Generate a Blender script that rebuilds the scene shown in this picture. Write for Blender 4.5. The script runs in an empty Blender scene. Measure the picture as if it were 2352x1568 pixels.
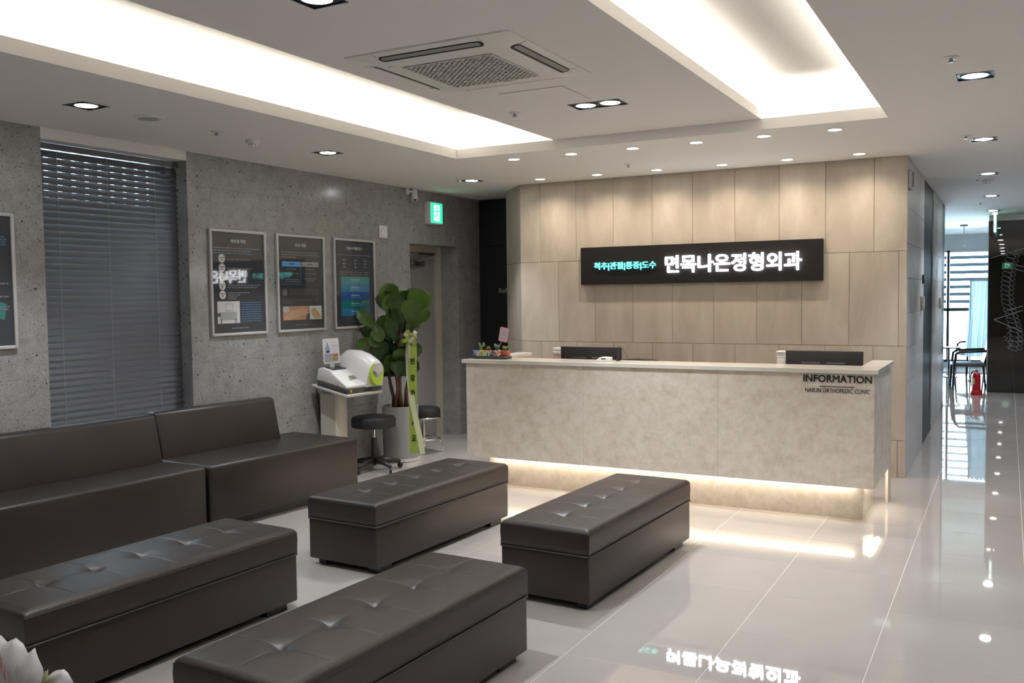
import bpy, bmesh, math, random
from mathutils import Matrix, Vector
random.seed(7)
PI = math.pi
S = bpy.context.scene
COL = S.collection

# ------------------------------------------------------------------ camera, world, exposure
F_PX, YAW, PITCH, ROLL = 2109.24, 0.495666, -0.0505577, -0.0127607
def cam_matrix():
    fwd = Vector((-math.sin(YAW), math.cos(YAW), 0)); right = Vector((math.cos(YAW), math.sin(YAW), 0)); up = Vector((0, 0, 1))
    f2 = fwd*math.cos(PITCH) + up*math.sin(PITCH); u2 = up*math.cos(PITCH) - fwd*math.sin(PITCH)
    r3 = right*math.cos(ROLL) + u2*math.sin(ROLL); u3 = u2*math.cos(ROLL) - right*math.sin(ROLL)
    M = Matrix.Identity(4)
    for i in range(3):
        M[i][0] = r3[i]; M[i][1] = u3[i]; M[i][2] = -f2[i]
    M[0][3], M[1][3], M[2][3] = 0, 0, 1.6
    return M
cam = bpy.data.cameras.new('camera'); cam.sensor_width = 36; cam.lens = F_PX/2352*36; cam.clip_start = .05; cam.clip_end = 200
camo = bpy.data.objects.new('camera', cam); COL.objects.link(camo); camo.matrix_world = cam_matrix(); S.camera = camo

world = bpy.data.worlds.new('world'); S.world = world; world.use_nodes = True
bg = world.node_tree.nodes['Background']; bg.inputs[0].default_value = (.62, .85, 1, 1); bg.inputs[1].default_value = 16.0

S.view_settings.view_transform = 'Standard'; S.view_settings.look = 'None'; S.view_settings.gamma = 1
S.view_settings.use_curve_mapping = False
S.view_settings.exposure = 1.2
S.cycles.use_denoising = True
S.cycles.max_bounces = 8; S.cycles.diffuse_bounces = 5; S.cycles.glossy_bounces = 4; S.cycles.transmission_bounces = 6
S.cycles.sample_clamp_indirect = 4.0; S.cycles.caustics_reflective = False; S.cycles.caustics_refractive = False

COVE_E, DESK_LED_E, SPOT_W, ROUND_W = 16.0, 15.0, 76.0, 9.0
WARM = (1, .925, .81); COOL = (.90, .95, 1.0)

# ------------------------------------------------------------------ materials
MATS = {}
def srgb(r, g, b):
    f = lambda c: (c/255/12.92 if c/255 <= .04045 else ((c/255+.055)/1.055)**2.4)
    return (f(r), f(g), f(b), 1)
def mat(name, col=(.8, .8, .8), rough=.5, metal=0, spec=.5, coat=0, emit=None, es=0, bump=None, alpha=1, trans=0, ior=1.5):
    if name in MATS: return MATS[name]
    m = bpy.data.materials.new(name); m.use_nodes = True; nt = m.node_tree
    b = nt.nodes['Principled BSDF']; c = tuple(col) if len(col) == 4 else tuple(col)+(1,)
    b.inputs['Base Color'].default_value = c; b.inputs['Roughness'].default_value = rough; b.inputs['Metallic'].default_value = metal
    b.inputs['Specular IOR Level'].default_value = spec; b.inputs['IOR'].default_value = ior
    b.inputs['Coat Weight'].default_value = coat; b.inputs['Coat Roughness'].default_value = .03
    b.inputs['Alpha'].default_value = alpha; b.inputs['Transmission Weight'].default_value = trans
    if emit:
        b.inputs['Emission Color'].default_value = tuple(emit)+(1,); b.inputs['Emission Strength'].default_value = es
    if bump:
        n = nt.nodes.new('ShaderNodeTexNoise'); n.inputs['Scale'].default_value = bump[0]; n.inputs['Detail'].default_value = 4
        tc = nt.nodes.new('ShaderNodeTexCoord'); nt.links.new(tc.outputs['Object'], n.inputs['Vector'])
        bp = nt.nodes.new('ShaderNodeBump'); bp.inputs['Strength'].default_value = bump[1]; bp.inputs['Distance'].default_value = bump[2]
        nt.links.new(n.outputs[0], bp.inputs['Height']); nt.links.new(bp.outputs[0], b.inputs['Normal'])
    MATS[name] = m; return m
class NT:
    def __init__(s, m): s.t = m.node_tree; s.b = s.t.nodes['Principled BSDF']
    def n(s, typ, **kw):
        x = s.t.nodes.new(typ)
        for k, v in kw.items():
            if k in x.inputs: x.inputs[k].default_value = v
            else: setattr(x, k, v)
        return x
    def l(s, a, b): s.t.links.new(a, b)
    def ramp(s, fac, stops):
        r = s.t.nodes.new('ShaderNodeValToRGB'); e = r.color_ramp.elements
        while len(e) < len(stops): e.new(.5)
        for i, (p, c) in enumerate(stops): e[i].position = p; e[i].color = tuple(c) if len(c) == 4 else tuple(c)+(1,)
        s.l(fac, r.inputs[0]); return r.outputs[0]
    def mix(s, a, b, fac, mode='MIX'):
        x = s.t.nodes.new('ShaderNodeMix'); x.data_type = 'RGBA'; x.blend_type = mode
        for sock, v in ((x.inputs[0], fac), (x.inputs[6], a), (x.inputs[7], b)):
            if hasattr(v, 'links'): s.l(v, sock)
            else: sock.default_value = v
        return x.outputs[2]
def geo_pos(t):
    return t.n('ShaderNodeNewGeometry').outputs['Position']

def mat_granite():
    m = mat('grey_granite', (.3, .3, .3), .18, spec=.42); t = NT(m); p = geo_pos(t)
    n1 = t.n('ShaderNodeTexNoise', Scale=9.0, Detail=8.0, Roughness=.7); t.l(p, n1.inputs['Vector'])
    base = t.ramp(n1.outputs[0], [(.3, (.255, .256, .252)), (.5, (.315, .315, .308)), (.72, (.385, .382, .37))])
    n2 = t.n('ShaderNodeTexNoise', Scale=95.0, Detail=3.0, Roughness=.7); t.l(p, n2.inputs['Vector'])
    g = t.ramp(n2.outputs[0], [(.3, (.74, .74, .74)), (.5, (1, 1, 1)), (.7, (1.15, 1.15, 1.14))])
    c = t.mix(base, g, 1.0, 'MULTIPLY')
    for sc, th, r in ((18, .17, .035), (50, .23, .03)):
        w = t.n('ShaderNodeTexNoise', Scale=sc*1.3, Detail=2.0); t.l(p, w.inputs['Vector'])
        va = t.n('ShaderNodeVectorMath', operation='MULTIPLY_ADD'); t.l(w.outputs['Color'], va.inputs[0]); va.inputs[1].default_value = (.5/sc,)*3; t.l(p, va.inputs[2])
        v = t.n('ShaderNodeTexVoronoi', Scale=float(sc)); t.l(va.outputs[0], v.inputs['Vector'])
        rnd = t.ramp(v.outputs['Color'], [(.0, (0, 0, 0)), (.6, (0, 0, 0)), (.64, (1, 1, 1))])
        d = t.ramp(v.outputs['Distance'], [(th*.62, (1, 1, 1)), (th, (0, 0, 0))])
        k = t.mix(d, rnd, 1.0, 'MULTIPLY')
        c = t.mix(c, (.055, .052, .05, 1), k)
    t.l(c, t.b.inputs['Base Color'])
    return m
def mat_tile(name, dark, mid, light, rough, streak=True):
    m = mat(name, mid, rough, spec=.35); t = NT(m); p = geo_pos(t)
    oi = t.n('ShaderNodeObjectInfo')
    off = t.n('ShaderNodeVectorMath', operation='MULTIPLY_ADD')
    cmb = t.n('ShaderNodeCombineXYZ'); t.l(oi.outputs['Random'], cmb.inputs[0]); t.l(oi.outputs['Random'], cmb.inputs[2])
    t.l(cmb.outputs[0], off.inputs[0]); off.inputs[1].default_value = (37, 0, 19); t.l(p, off.inputs[2])
    mp = t.n('ShaderNodeMapping'); mp.inputs['Rotation'].default_value = (0, math.radians(24), 0)
    mp.inputs['Scale'].default_value = (1, 1, .28) if streak else (1, 1, 1); t.l(off.outputs[0], mp.inputs['Vector'])
    n1 = t.n('ShaderNodeTexNoise', Scale=5.0, Detail=9.0, Roughness=.62, Distortion=.5); t.l(mp.outputs[0], n1.inputs['Vector'])
    c = t.ramp(n1.outputs[0], [(.3, dark), (.5, mid), (.7, light)])
    n2 = t.n('ShaderNodeTexNoise', Scale=160.0, Detail=2.0); t.l(p, n2.inputs['Vector'])
    g = t.ramp(n2.outputs[0], [(.3, (.93, .93, .93)), (.7, (1.05, 1.05, 1.05))])
    c = t.mix(c, g, 1.0, 'MULTIPLY')
    mr = t.n('ShaderNodeMapRange'); mr.inputs[3].default_value = .965; mr.inputs[4].default_value = 1.03; t.l(oi.outputs['Random'], mr.inputs[0])
    c = t.mix(c, mr.outputs[0], 1.0, 'MULTIPLY')
    t.l(c, t.b.inputs['Base Color']); return m
def mat_marble():
    m = mat('cream_marble', (.55, .5, .43), .22, spec=.4); t = NT(m); p = geo_pos(t)
    n1 = t.n('ShaderNodeTexNoise', Scale=11.0, Detail=12.0, Roughness=.72, Distortion=.35); t.l(p, n1.inputs['Vector'])
    c = t.ramp(n1.outputs[0], [(.30, (.53, .455, .37)), (.42, (.62, .552, .47)), (.54, (.685, .62, .545)), (.72, (.74, .685, .615))])
    n2 = t.n('ShaderNodeTexNoise', Scale=34.0, Detail=7.0, Roughness=.8); t.l(p, n2.inputs['Vector'])
    g = t.ramp(n2.outputs[0], [(.30, (.70, .64, .55)), (.40, (.96, .95, .93)), (.6, (1.04, 1.04, 1.04))])
    c = t.mix(c, g, .8, 'MULTIPLY')
    t.l(c, t.b.inputs['Base Color']); return m
def mat_floor():
    m = mat('polished_floor_tile', (.6, .55, .5), .025, spec=.6); t = NT(m); p = geo_pos(t)
    n1 = t.n('ShaderNodeTexNoise', Scale=2.0, Detail=7.0, Roughness=.6); t.l(p, n1.inputs['Vector'])
    c = t.ramp(n1.outputs[0], [(.3, (.435, .40, .378)), (.7, (.468, .434, .412))])
    oi = t.n('ShaderNodeObjectInfo'); mr = t.n('ShaderNodeMapRange'); mr.inputs[3].default_value = .975; mr.inputs[4].default_value = 1.02
    t.l(oi.outputs['Random'], mr.inputs[0]); c = t.mix(c, mr.outputs[0], 1.0, 'MULTIPLY')
    t.l(c, t.b.inputs['Base Color']); return m
def mat_leather(name, c0, c1):
    m = mat(name, c0, .42, spec=.62, bump=(420, .10, .002)); t = NT(m); p = geo_pos(t)
    n1 = t.n('ShaderNodeTexNoise', Scale=3.0, Detail=4.0); t.l(p, n1.inputs['Vector'])
    t.l(t.ramp(n1.outputs[0], [(.35, c0), (.65, c1)]), t.b.inputs['Base Color']); return m
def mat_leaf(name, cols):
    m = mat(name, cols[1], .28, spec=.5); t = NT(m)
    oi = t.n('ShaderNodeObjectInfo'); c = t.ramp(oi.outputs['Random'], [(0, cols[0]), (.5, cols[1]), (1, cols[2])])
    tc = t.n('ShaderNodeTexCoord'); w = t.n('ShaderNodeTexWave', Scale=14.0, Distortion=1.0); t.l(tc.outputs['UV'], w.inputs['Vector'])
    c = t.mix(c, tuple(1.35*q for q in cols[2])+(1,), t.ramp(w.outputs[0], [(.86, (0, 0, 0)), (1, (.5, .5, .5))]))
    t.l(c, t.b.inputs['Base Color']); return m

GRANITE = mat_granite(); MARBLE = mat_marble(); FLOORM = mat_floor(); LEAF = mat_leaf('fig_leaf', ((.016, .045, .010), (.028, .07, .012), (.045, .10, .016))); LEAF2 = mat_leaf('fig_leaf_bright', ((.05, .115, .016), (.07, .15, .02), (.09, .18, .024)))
BEIGE = mat_tile('beige_wall_tile', (.44, .378, .30), (.52, .452, .367), (.605, .536, .442), .42)
PALE = mat_tile('pale_grey_wall_tile', (.50, .50, .51), (.55, .55, .56), (.60, .60, .61), .38, False)
LEATHER = mat_leather('brown_leather', (.0215, .0142, .0112), (.0265, .0178, .0142))
CEIL = mat('ceiling_paint', (.83, .81, .785), .8, bump=(300, .05, .001))
GROUT = mat('light_grout', (.92, .90, .87), .5); JOINT = mat('dark_joint', (.22, .185, .14), .8)
WHITE = mat('white_paint', (.78, .77, .75), .5); WPLA = mat('white_plastic', (.80, .79, .78), .35); FRAME = mat('silver_frame', (.56, .545, .53), .35, spec=.6); GREYP = mat('grey_plastic', (.45, .45, .45), .4)
BLACK = mat('black_metal', (.018, .019, .021), .35); BLACKM = mat('black_panel', (.012, .013, .015), .55); BPLA = mat('black_plastic', (.022, .022, .024), .4)
CHROME = mat('chrome', (.75, .75, .76), .12, 1); ALU = mat('brushed_aluminium', (.62, .61, .60), .32, 1); STEEL = mat('dull_steel', (.35, .34, .33), .35, 1)
COVELED = mat('cove_led', (1, 1, 1), .5, emit=WARM, es=COVE_E); DESKLED = mat('desk_led', (1, 1, 1), .5, emit=(1, .88, .70), es=DESK_LED_E)
LAMP = mat('lamp_disc', (1, 1, 1), .4, emit=(.95, .98, 1), es=30); RLAMP = mat('round_lamp_disc', (1, 1, 1), .4, emit=(1, .96, .88), es=14)
PRINT = mat('poster_print', (.055, .061, .070), .03, spec=.55); INKW = mat('print_white', (.62, .62, .62), .05); INKG = mat('print_grey', (.22, .22, .23), .05)
INKB = mat('print_blue', (.07, .20, .40), .05)
FABRIC = mat('black_vinyl', (.016, .017, .019), .5)

# ------------------------------------------------------------------ mesh helpers
def wm(o):
    M = o.matrix_basis.copy(); p = o.parent
    while p: M = p.matrix_basis @ M; p = p.parent
    return M
def tag(o, label=None, cat=None, group=None, kind=None):
    if label: o['label'] = label
    if cat: o['category'] = cat
    if group: o['group'] = group
    if kind: o['kind'] = kind
    return o
def thing(name, label, cat, loc=(0, 0, 0), rz=0, group=None, M=None):
    o = bpy.data.objects.new(name, None); COL.objects.link(o); o.empty_display_size = .1
    if M is not None: o.matrix_basis = M
    else: o.location = loc; o.rotation_euler = (0, 0, rz)
    bpy.context.view_layer.update() if False else None
    return tag(o, label, cat, group)
class MB:
    """collects shapes; build() links them as one mesh object"""
    def __init__(s): s.v = []; s.f = []
    def add(s, vs, fs):
        n = len(s.v); s.v += [tuple(v) for v in vs]; s.f += [tuple(i+n for i in f) for f in fs]; return s
    def box(s, x0, x1, y0, y1, z0, z1):
        if x0 > x1: x0, x1 = x1, x0
        if y0 > y1: y0, y1 = y1, y0
        if z0 > z1: z0, z1 = z1, z0
        return s.add([(x0, y0, z0), (x1, y0, z0), (x1, y1, z0), (x0, y1, z0), (x0, y0, z1), (x1, y0, z1), (x1, y1, z1), (x0, y1, z1)],
                     [(0, 3, 2, 1), (4, 5, 6, 7), (0, 1, 5, 4), (1, 2, 6, 5), (2, 3, 7, 6), (3, 0, 4, 7)])
    def quad(s, a, b, c, d): return s.add([a, b, c, d], [(0, 1, 2, 3)])
    def prism(s, poly, axis, a, b):
        """poly of 2D points extruded along axis ('x','y','z') from a to b"""
        def P(p, t): return {'x': (t, p[0], p[1]), 'y': (p[0], t, p[1]), 'z': (p[0], p[1], t)}[axis]
        n = len(poly); vs = [P(p, a) for p in poly]+[P(p, b) for p in poly]
        return s.add(vs, [tuple(range(n))[::-1], tuple(range(n, 2*n))]+[(i, (i+1) % n, n+(i+1) % n, n+i) for i in range(n)])
    def tube(s, pts, r, n=8, cap=True, closed=False):
        pts = [Vector(p) for p in pts]; rs = r if isinstance(r, (list, tuple)) else [r]*len(pts); rings = []; up = None
        for i, p in enumerate(pts):
            if closed: d = pts[(i+1) % len(pts)]-pts[i-1]
            else: d = pts[min(i+1, len(pts)-1)]-pts[max(i-1, 0)]
            d.normalize()
            if up is None: up = Vector((0, 0, 1)) if abs(d.z) < .9 else Vector((1, 0, 0))
            a = d.cross(up); a.normalize(); up = a.cross(d); up.normalize()
            rings.append([p+(a*math.cos(2*PI*k/n)+up*math.sin(2*PI*k/n))*rs[i] for k in range(n)])
        vs = [v for R_ in rings for v in R_]; fs = []; m = len(rings)
        for i in range(m if closed else m-1):
            for k in range(n):
                j = (i+1) % m; fs.append((i*n+k, i*n+(k+1) % n, j*n+(k+1) % n, j*n+k))
        if cap and not closed: fs += [tuple(range(n))[::-1], tuple((m-1)*n+k for k in range(n))]
        return s.add(vs, fs)
    def lathe(s, prof, c=(0, 0, 0), n=24, axis='z', cap=True):
        vs = []; fs = []
        for r, z in prof:
            for k in range(n):
                a = 2*PI*k/n; x, y = r*math.cos(a), r*math.sin(a)
                v = {'z': (x, y, z), 'x': (z, x, y), 'y': (x, z, y)}[axis]
                vs.append((v[0]+c[0], v[1]+c[1], v[2]+c[2]))
        for i in range(len(prof)-1):
            for k in range(n): fs.append((i*n+k, i*n+(k+1) % n, (i+1)*n+(k+1) % n, (i+1)*n+k))
        if cap: fs += [tuple(range(n))[::-1], tuple((len(prof)-1)*n+k for k in range(n))]
        return s.add(vs, fs)
    def xf(s, M):
        s.v = [tuple(M @ Vector(v)) for v in s.v]; return s
    def build(s, name, m, parent=None, local=False, bevel=0, seg=2, smooth=False, weld=False, angle=None):
        vs = [Vector(v) for v in s.v]; loc = None
        if parent is not None and not local:
            I = wm(parent).inverted(); vs = [I @ v for v in vs]
        elif parent is None:
            xs = [v.x for v in vs]; ys = [v.y for v in vs]; zs = [v.z for v in vs]
            loc = Vector(((min(xs)+max(xs))/2, (min(ys)+max(ys))/2, min(zs))); vs = [v-loc for v in vs]
        me = bpy.data.meshes.new(name); me.from_pydata(vs, [], s.f)
        b = bmesh.new(); b.from_mesh(me)
        if weld: bmesh.ops.remove_doubles(b, verts=b.verts, dist=1e-5)
        bmesh.ops.recalc_face_normals(b, faces=b.faces)
        if bevel: bmesh.ops.bevel(b, geom=[e for e in b.edges if len(e.link_faces) == 2 and e.calc_face_angle(0) > .3], offset=bevel, segments=seg, affect='EDGES', profile=.5)
        b.to_mesh(me); b.free()
        if smooth or (bevel and seg > 1):
            me.shade_smooth()
            if angle is not None: me.set_sharp_from_angle(angle=angle)
            elif bevel: me.set_sharp_from_angle(angle=math.radians(50))
        me.materials.append(m)
        o = bpy.data.objects.new(name, me); COL.objects.link(o)
        if parent is not None: o.parent = parent
        elif loc is not None: o.location = loc
        return o
def box(name, m, x0, x1, y0, y1, z0, z1, parent=None, **k): return MB().box(x0, x1, y0, y1, z0, z1).build(name, m, parent, **k)
def copy_part(o, loc, parent):
    c = o.copy(); COL.objects.link(c); c.parent = parent; c.location = loc; return c
def copy_tree(o, parent=None):
    c = o.copy(); COL.objects.link(c); c.parent = parent
    for ch in list(o.children): copy_tree(ch, c)
    return c
FRONT = Matrix(((1, 0, 0, 0), (0, 0, -1, 0), (0, 1, 0, 0), (0, 0, 0, 1)))       # text faces -Y
LEFTW = Matrix(((0, 0, 1, 0), (1, 0, 0, 0), (0, 1, 0, 0), (0, 0, 0, 1)))        # text faces +X
def text(name, body, m, parent, R3, at, width=None, height=None, extrude=.002, offset=0, align='CENTER', bold=0):
    c = bpy.data.curves.new('t', 'FONT'); c.body = body; c.size = 1; c.offset = offset; c.resolution_u = 3; c.extrude = 0.01
    o = bpy.data.objects.new('t', c); me = bpy.data.meshes.new_from_object(o)
    vs = [v.co.copy() for v in me.vertices]; fs = [tuple(p.vertices) for p in me.polygons]
    xs = [v.x for v in vs]; ys = [v.y for v in vs]; w = max(xs)-min(xs); h = max(ys)-min(ys)
    sx = width/w if width else height/h; sy = height/h if height else sx
    cx = (max(xs)+min(xs))/2 if align == 'CENTER' else min(xs); cy = (max(ys)+min(ys))/2
    M = Matrix.Translation(at) @ R3
    mb = MB(); sh = [(0, 0)]+([(bold*math.cos(q*PI/4), bold*math.sin(q*PI/4)) for q in range(8)] if bold else [])
    if bold: sx *= w/(w+2*bold); sy *= h/(h+2*bold)
    for q, (dx, dy) in enumerate(sh): mb.add([M @ Vector(((v.x+dx-cx)*sx, (v.y+dy-cy)*sy, (v.z+.01)/.02*extrude*(1+.12*q))) for v in vs], fs)
    bpy.data.objects.remove(o); bpy.data.curves.remove(c); bpy.data.meshes.remove(me)
    return mb.build(name, m, parent)
def spot(parent, at, power, col, angle, blend=.6, r=.04, target=None, name='spot'):
    l = bpy.data.lights.new(name, 'SPOT'); l.energy = power; l.color = col; l.spot_size = math.radians(angle); l.spot_blend = blend; l.shadow_soft_size = r
    o = bpy.data.objects.new(name, l); COL.objects.link(o); M = Matrix.Translation(at)
    if target:
        d = Vector(target)-Vector(at); M = M @ d.to_track_quat('-Z', 'Y').to_matrix().to_4x4()
    if parent is not None: o.parent = parent; M = wm(parent).inverted() @ M
    o.matrix_basis = M; return o

# ------------------------------------------------------------------ room constants
ZC = 2.725; ZP = 2.80; YB = 8.40; XL = -5.53; XR = 1.7; Y0 = -4.0; YE = 21.0
TX0, TX1, TY0, TY1 = -4.01, -0.705, -1.5, 6.5          # ceiling tray opening
PX0, PX1 = -3.13, -1.53                                # island panel
GY = 16.0                                              # dark glass wall

# ------------------------------------------------------------------ floor
floor = tag(box('floor', GROUT, XL-.4, XR, Y0, YE, -.06, -.0006), 'polished cream floor laid with large square tiles', None, None, 'structure')
P = .606; G = .0022
tb = MB().box(G/2-P/2, P/2-G/2, G/2-P/2, P/2-G/2, -.004, 0)
proto_tile = None; rest = MB()
ix0 = math.floor((XL-.4+.505)/P); iy0 = math.floor((Y0-4.25)/P)
for i in range(ix0, 5):
    for j in range(iy0, 29):
        x0 = -.505+i*P; y0 = 4.25+j*P; x1, y1 = x0+P, y0+P
        if x1 <= XL-.3 or x0 >= XR: continue
        near = (y1 > 2.3 and y0 < 9.5 and x0 < .7) or (9.4 < y0 < 16.2 and -.9 < x1 and x0 < .7)
        whole = x0 > XL-.4 and x1 < XR and y0 > Y0 and y1 < YE
        if near and whole:
            if proto_tile is None:
                proto_tile = MB().box(G/2-P/2, P/2-G/2, G/2-P/2, P/2-G/2, -.004, 0).build('tile', FLOORM, floor, local=True)
                proto_tile.location = Vector((x0+P/2, y0+P/2, 0))-floor.location
            else: copy_part(proto_tile, Vector((x0+P/2, y0+P/2, 0))-floor.location, floor)
        else:
            a0, a1, b0, b1 = max(x0+G/2, XL-.4), min(x1-G/2, XR), max(y0+G/2, Y0), min(y1-G/2, YE)
            if a1 > a0 and b1 > b0: rest.box(a0, a1, b0, b1, -.004, 0)
tag(rest.build('tile_field', FLOORM, floor), kind='stuff')

# ------------------------------------------------------------------ ceiling with holes
def slab_with_holes(x0, x1, y0, y1, z, holes):
    xs = sorted({x0, x1} | {h[i] for h in holes for i in (0, 1) if x0 < h[i] < x1}); ys = sorted({y0, y1} | {h[i] for h in holes for i in (2, 3) if y0 < h[i] < y1})
    mb = MB()
    for i in range(len(xs)-1):
        for j in range(len(ys)-1):
            cx, cy = (xs[i]+xs[i+1])/2, (ys[j]+ys[j+1])/2
            if any(h[0] < cx < h[1] and h[2] < cy < h[3] for h in holes): continue
            mb.quad((xs[i], ys[j], z), (xs[i], ys[j+1], z), (xs[i+1], ys[j+1], z), (xs[i+1], ys[j], z))
    return mb
SQ = .09
SQUARES = [(-4.714, 3.57), (-4.686, 5.686), (-4.654, 7.815), (-4.73, 1.45), (-.17, 5.5), (-.177, 7.84), (-.19, 10.19), (-.20, 12.62), (-.21, 15.0), (-.17, 3.15), (-.17, .8), (-.17, -1.55)]
holes = [(TX0, TX1, TY0, TY1)]+[(x-SQ, x+SQ, y-SQ, y+SQ) for x, y in SQUARES]
ceiling = slab_with_holes(XL-.6, XR, Y0, YE, ZC, holes).build('ceiling', CEIL)
tag(ceiling, 'white ceiling with recessed cove-lit tray', None, None, 'structure')
c = MB()
LT = .015; LH = ZP
for a in ((TX0-LT, TX0, TY0-LT, TY1+LT), (TX1, TX1+LT, TY0-LT, TY1+LT), (TX0, TX1, TY1, TY1+LT), (TX0, TX1, TY0-LT, TY0)): c.box(*a, ZC-.0005, LH)
c.build('cove_lip', CEIL, ceiling)
CW = .26
c = MB(); X0c, X1c, Y0c, Y1c, ZT = TX0-CW, TX1+CW, TY0-CW, TY1+CW, 3.01
c.quad((X0c, Y0c, ZT), (X1c, Y0c, ZT), (X1c, Y1c, ZT), (X0c, Y1c, ZT))
for a, b in (((X0c, Y0c), (X1c, Y0c)), ((X1c, Y0c), (X1c, Y1c)), ((X1c, Y1c), (X0c, Y1c)), ((X0c, Y1c), (X0c, Y0c))): c.quad((*a, ZC+.004), (*b, ZC+.004), (*b, ZT), (*a, ZT))
c.build('cove_cavity', CEIL, ceiling)
dbl = (-2.478, -2.135, 5.36, 5.545)
c = slab_with_holes(PX0, PX1, TY0+.3, TY1, ZP, [dbl, (-2.56, -2.38, 2.86, 3.04)])
for a in (((PX0, TY0+.3), (PX1, TY0+.3)), ((PX1, TY0+.3), (PX1, TY1)), ((PX0, TY0+.3), (PX0, TY1))): c.quad((*a[0], ZP), (*a[1], ZP), (*a[1], ZP+.065), (*a[0], ZP+.065))
c.quad((PX0, TY0+.3, ZP+.14), (PX1, TY0+.3, ZP+.14), (PX1, TY1+LT, ZP+.14), (PX0, TY1+LT, ZP+.14)) if False else None
c.build('ceiling_island', CEIL, ceiling)
c = MB()
for a in ((PX0+.003, PX0+.06), (PX1-.06, PX1-.003)): c.box(a[0], a[1], TY0+.3, TY1, ZP+.004, ZP+.012)
c.build('island_ledge', CEIL, ceiling)
# cove strips: lying on the ledge behind the lips, and on top of the island edges
for nm, a in (('cove_led_strip', (TX0-.13, TX0-.10, TY0, TY1)), ('cove_led_strip', (TX1+.10, TX1+.13, TY0, TY1)), ('cove_led_strip', (TX0, PX0-.02, TY1+.10, TY1+.13)),
              ('cove_led_strip', (PX1+.02, TX1, TY1+.10, TY1+.13)), ('cove_led_strip', (PX1-.09, PX1-.06, TY0+.4, TY1-.05))):
    z = ZC+.006 if 'PX' and (a[0] < PX0-.05 and a[1] <= PX0 or a[1] > PX1 or a[2] > TY1) else ZP+.02
    box(nm, COVELED, *a, z, z+.012, parent=ceiling)

# ------------------------------------------------------------------ left stone wall with window recess and door alcove
WY0, WY1, WZ0, WZ1 = 3.84, 5.04, .30, 2.65
AY0, AY1, AZ1, AXD = 8.0, 8.955, 2.155, -5.79
YD = 9.45
c = MB()
SB = XL-.022
for (a, b, z0, z1) in ((Y0, WY0, 0, ZC), (WY0, WY1, 0, WZ0), (WY1, AY0, 0, ZC), (AY0, AY1, AZ1, ZC), (AY1, YD, 0, ZC)): c.box(XL-.26-.16, SB, a, b, z0, z1)
wl = tag(c.build('wall_left', GRANITE), 'polished grey speckled stone wall with a window recess and door alcove', None, None, 'structure')
rows = [0, .553, 1.10, 2.47, ZC]
def slabs(y0, y1, z0, z1, n):
    zs = [z0]+[z for z in rows if z0 < z < z1]+[z1]
    for k in range(n):
        a, b = y0+(y1-y0)*k/n, y0+(y1-y0)*(k+1)/n
        for i in range(len(zs)-1): box('stone_slab', GRANITE, SB, XL, a+.0006, b-.0006, zs[i]+.0006, zs[i+1]-.0006, parent=wl)
slabs(Y0, WY0, 0, ZC, 6); slabs(WY0, WY1, 0, WZ0, 1); slabs(WY1, AY0, 0, ZC, 3); slabs(AY0, AY1, AZ1, ZC, 1); slabs(AY1, YD, 0, ZC, 1)
box('trim_1', WHITE, XL-.20, XL+.002, WY0, WY1, WZ1+.005, ZC); tag(bpy.data.objects['trim_1'], 'white boxed head above the window blind', None, None, 'structure')
# window behind the blind
w1 = tag(MB().box(-5.80, -5.76, WY0, WY0+.05, WZ0, WZ1).box(-5.80, -5.76, WY1-.05, WY1, WZ0, WZ1).box(-5.80, -5.76, WY0+.05, WY1-.05, WZ0, WZ0+.05).box(-5.80, -5.76, WY0+.05, WY1-.05, WZ1-.05, WZ1).build('window_1', BLACK),
         'dark framed window behind the lowered grey blind', None, None, 'structure')
GLASS = mat('window_glass', (.9, .95, 1), .0); t = NT(GLASS)
gl_ = t.n('ShaderNodeBsdfGlossy', Roughness=.0); tp = t.n('ShaderNodeBsdfTransparent'); fr = t.n('ShaderNodeFresnel', IOR=1.45); mx = t.n('ShaderNodeMixShader')
t.l(fr.outputs[0], mx.inputs[0]); t.l(tp.outputs[0], mx.inputs[1]); t.l(gl_.outputs[0], mx.inputs[2]); t.l(mx.outputs[0], t.t.nodes['Material Output'].inputs[0])
box('pane', GLASS, -5.786, -5.78, WY0+.05, WY1-.05, WZ0+.05, WZ1-.05, parent=w1)
for k in range(24): box('sky_break_bar', BLACK, -6.32, -6.28, 2.6+k*.115, 2.6+k*.115+.050, .2, 4.6, parent=w1)  # unseen outdoor bars, added to break the sky light into dashes between slats
# venetian blind
SL = mat('blind_slat', (.115, .114, .124), .36, spec=.5)
bl = thing('venetian_blind', 'dark grey horizontal slat blind lowered over the window', 'blind', (-5.64, (WY0+WY1)/2, .37))
th = math.radians(66); PIT = .0437; n = int((WZ1-.06-.42)/PIT)
cs, sn = math.cos(th), math.sin(th)
sl0 = None
for k in range(n):
    z = WZ1-.075-k*PIT
    if sl0 is None:
        prof = []
        for q in range(5):
            t_ = -.025+q*.0125; bow = .0022*(1-(t_/.025)**2)
            prof.append((t_*-cs+bow*sn, t_*sn+bow*cs))
        poly = prof+[(p[0]-.0008*sn, p[1]-.0008*cs) for p in prof[::-1]]
        mb = MB(); L2 = (WY1-WY0)/2-.03; mb.v = []
        mb.add([(p[0], -L2, p[1]) for p in poly]+[(p[0], L2+.026, p[1]) for p in poly], [tuple(range(10))[::-1], tuple(range(10, 20))]+[(i, (i+1) % 10, 10+(i+1) % 10, 10+i) for i in range(10)])
        sl0 = mb.build('slat', SL, bl, local=True); sl0.location = (0, 0, z-.37)
    else: copy_part(sl0, (0, 0, z-.37), bl)
box('headrail', mat('blind_rail', (.10, .10, .105), .4), -5.665, -5.615, WY0+.01, WY1-.01, WZ1-.045, WZ1-.005, parent=bl)
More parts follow.
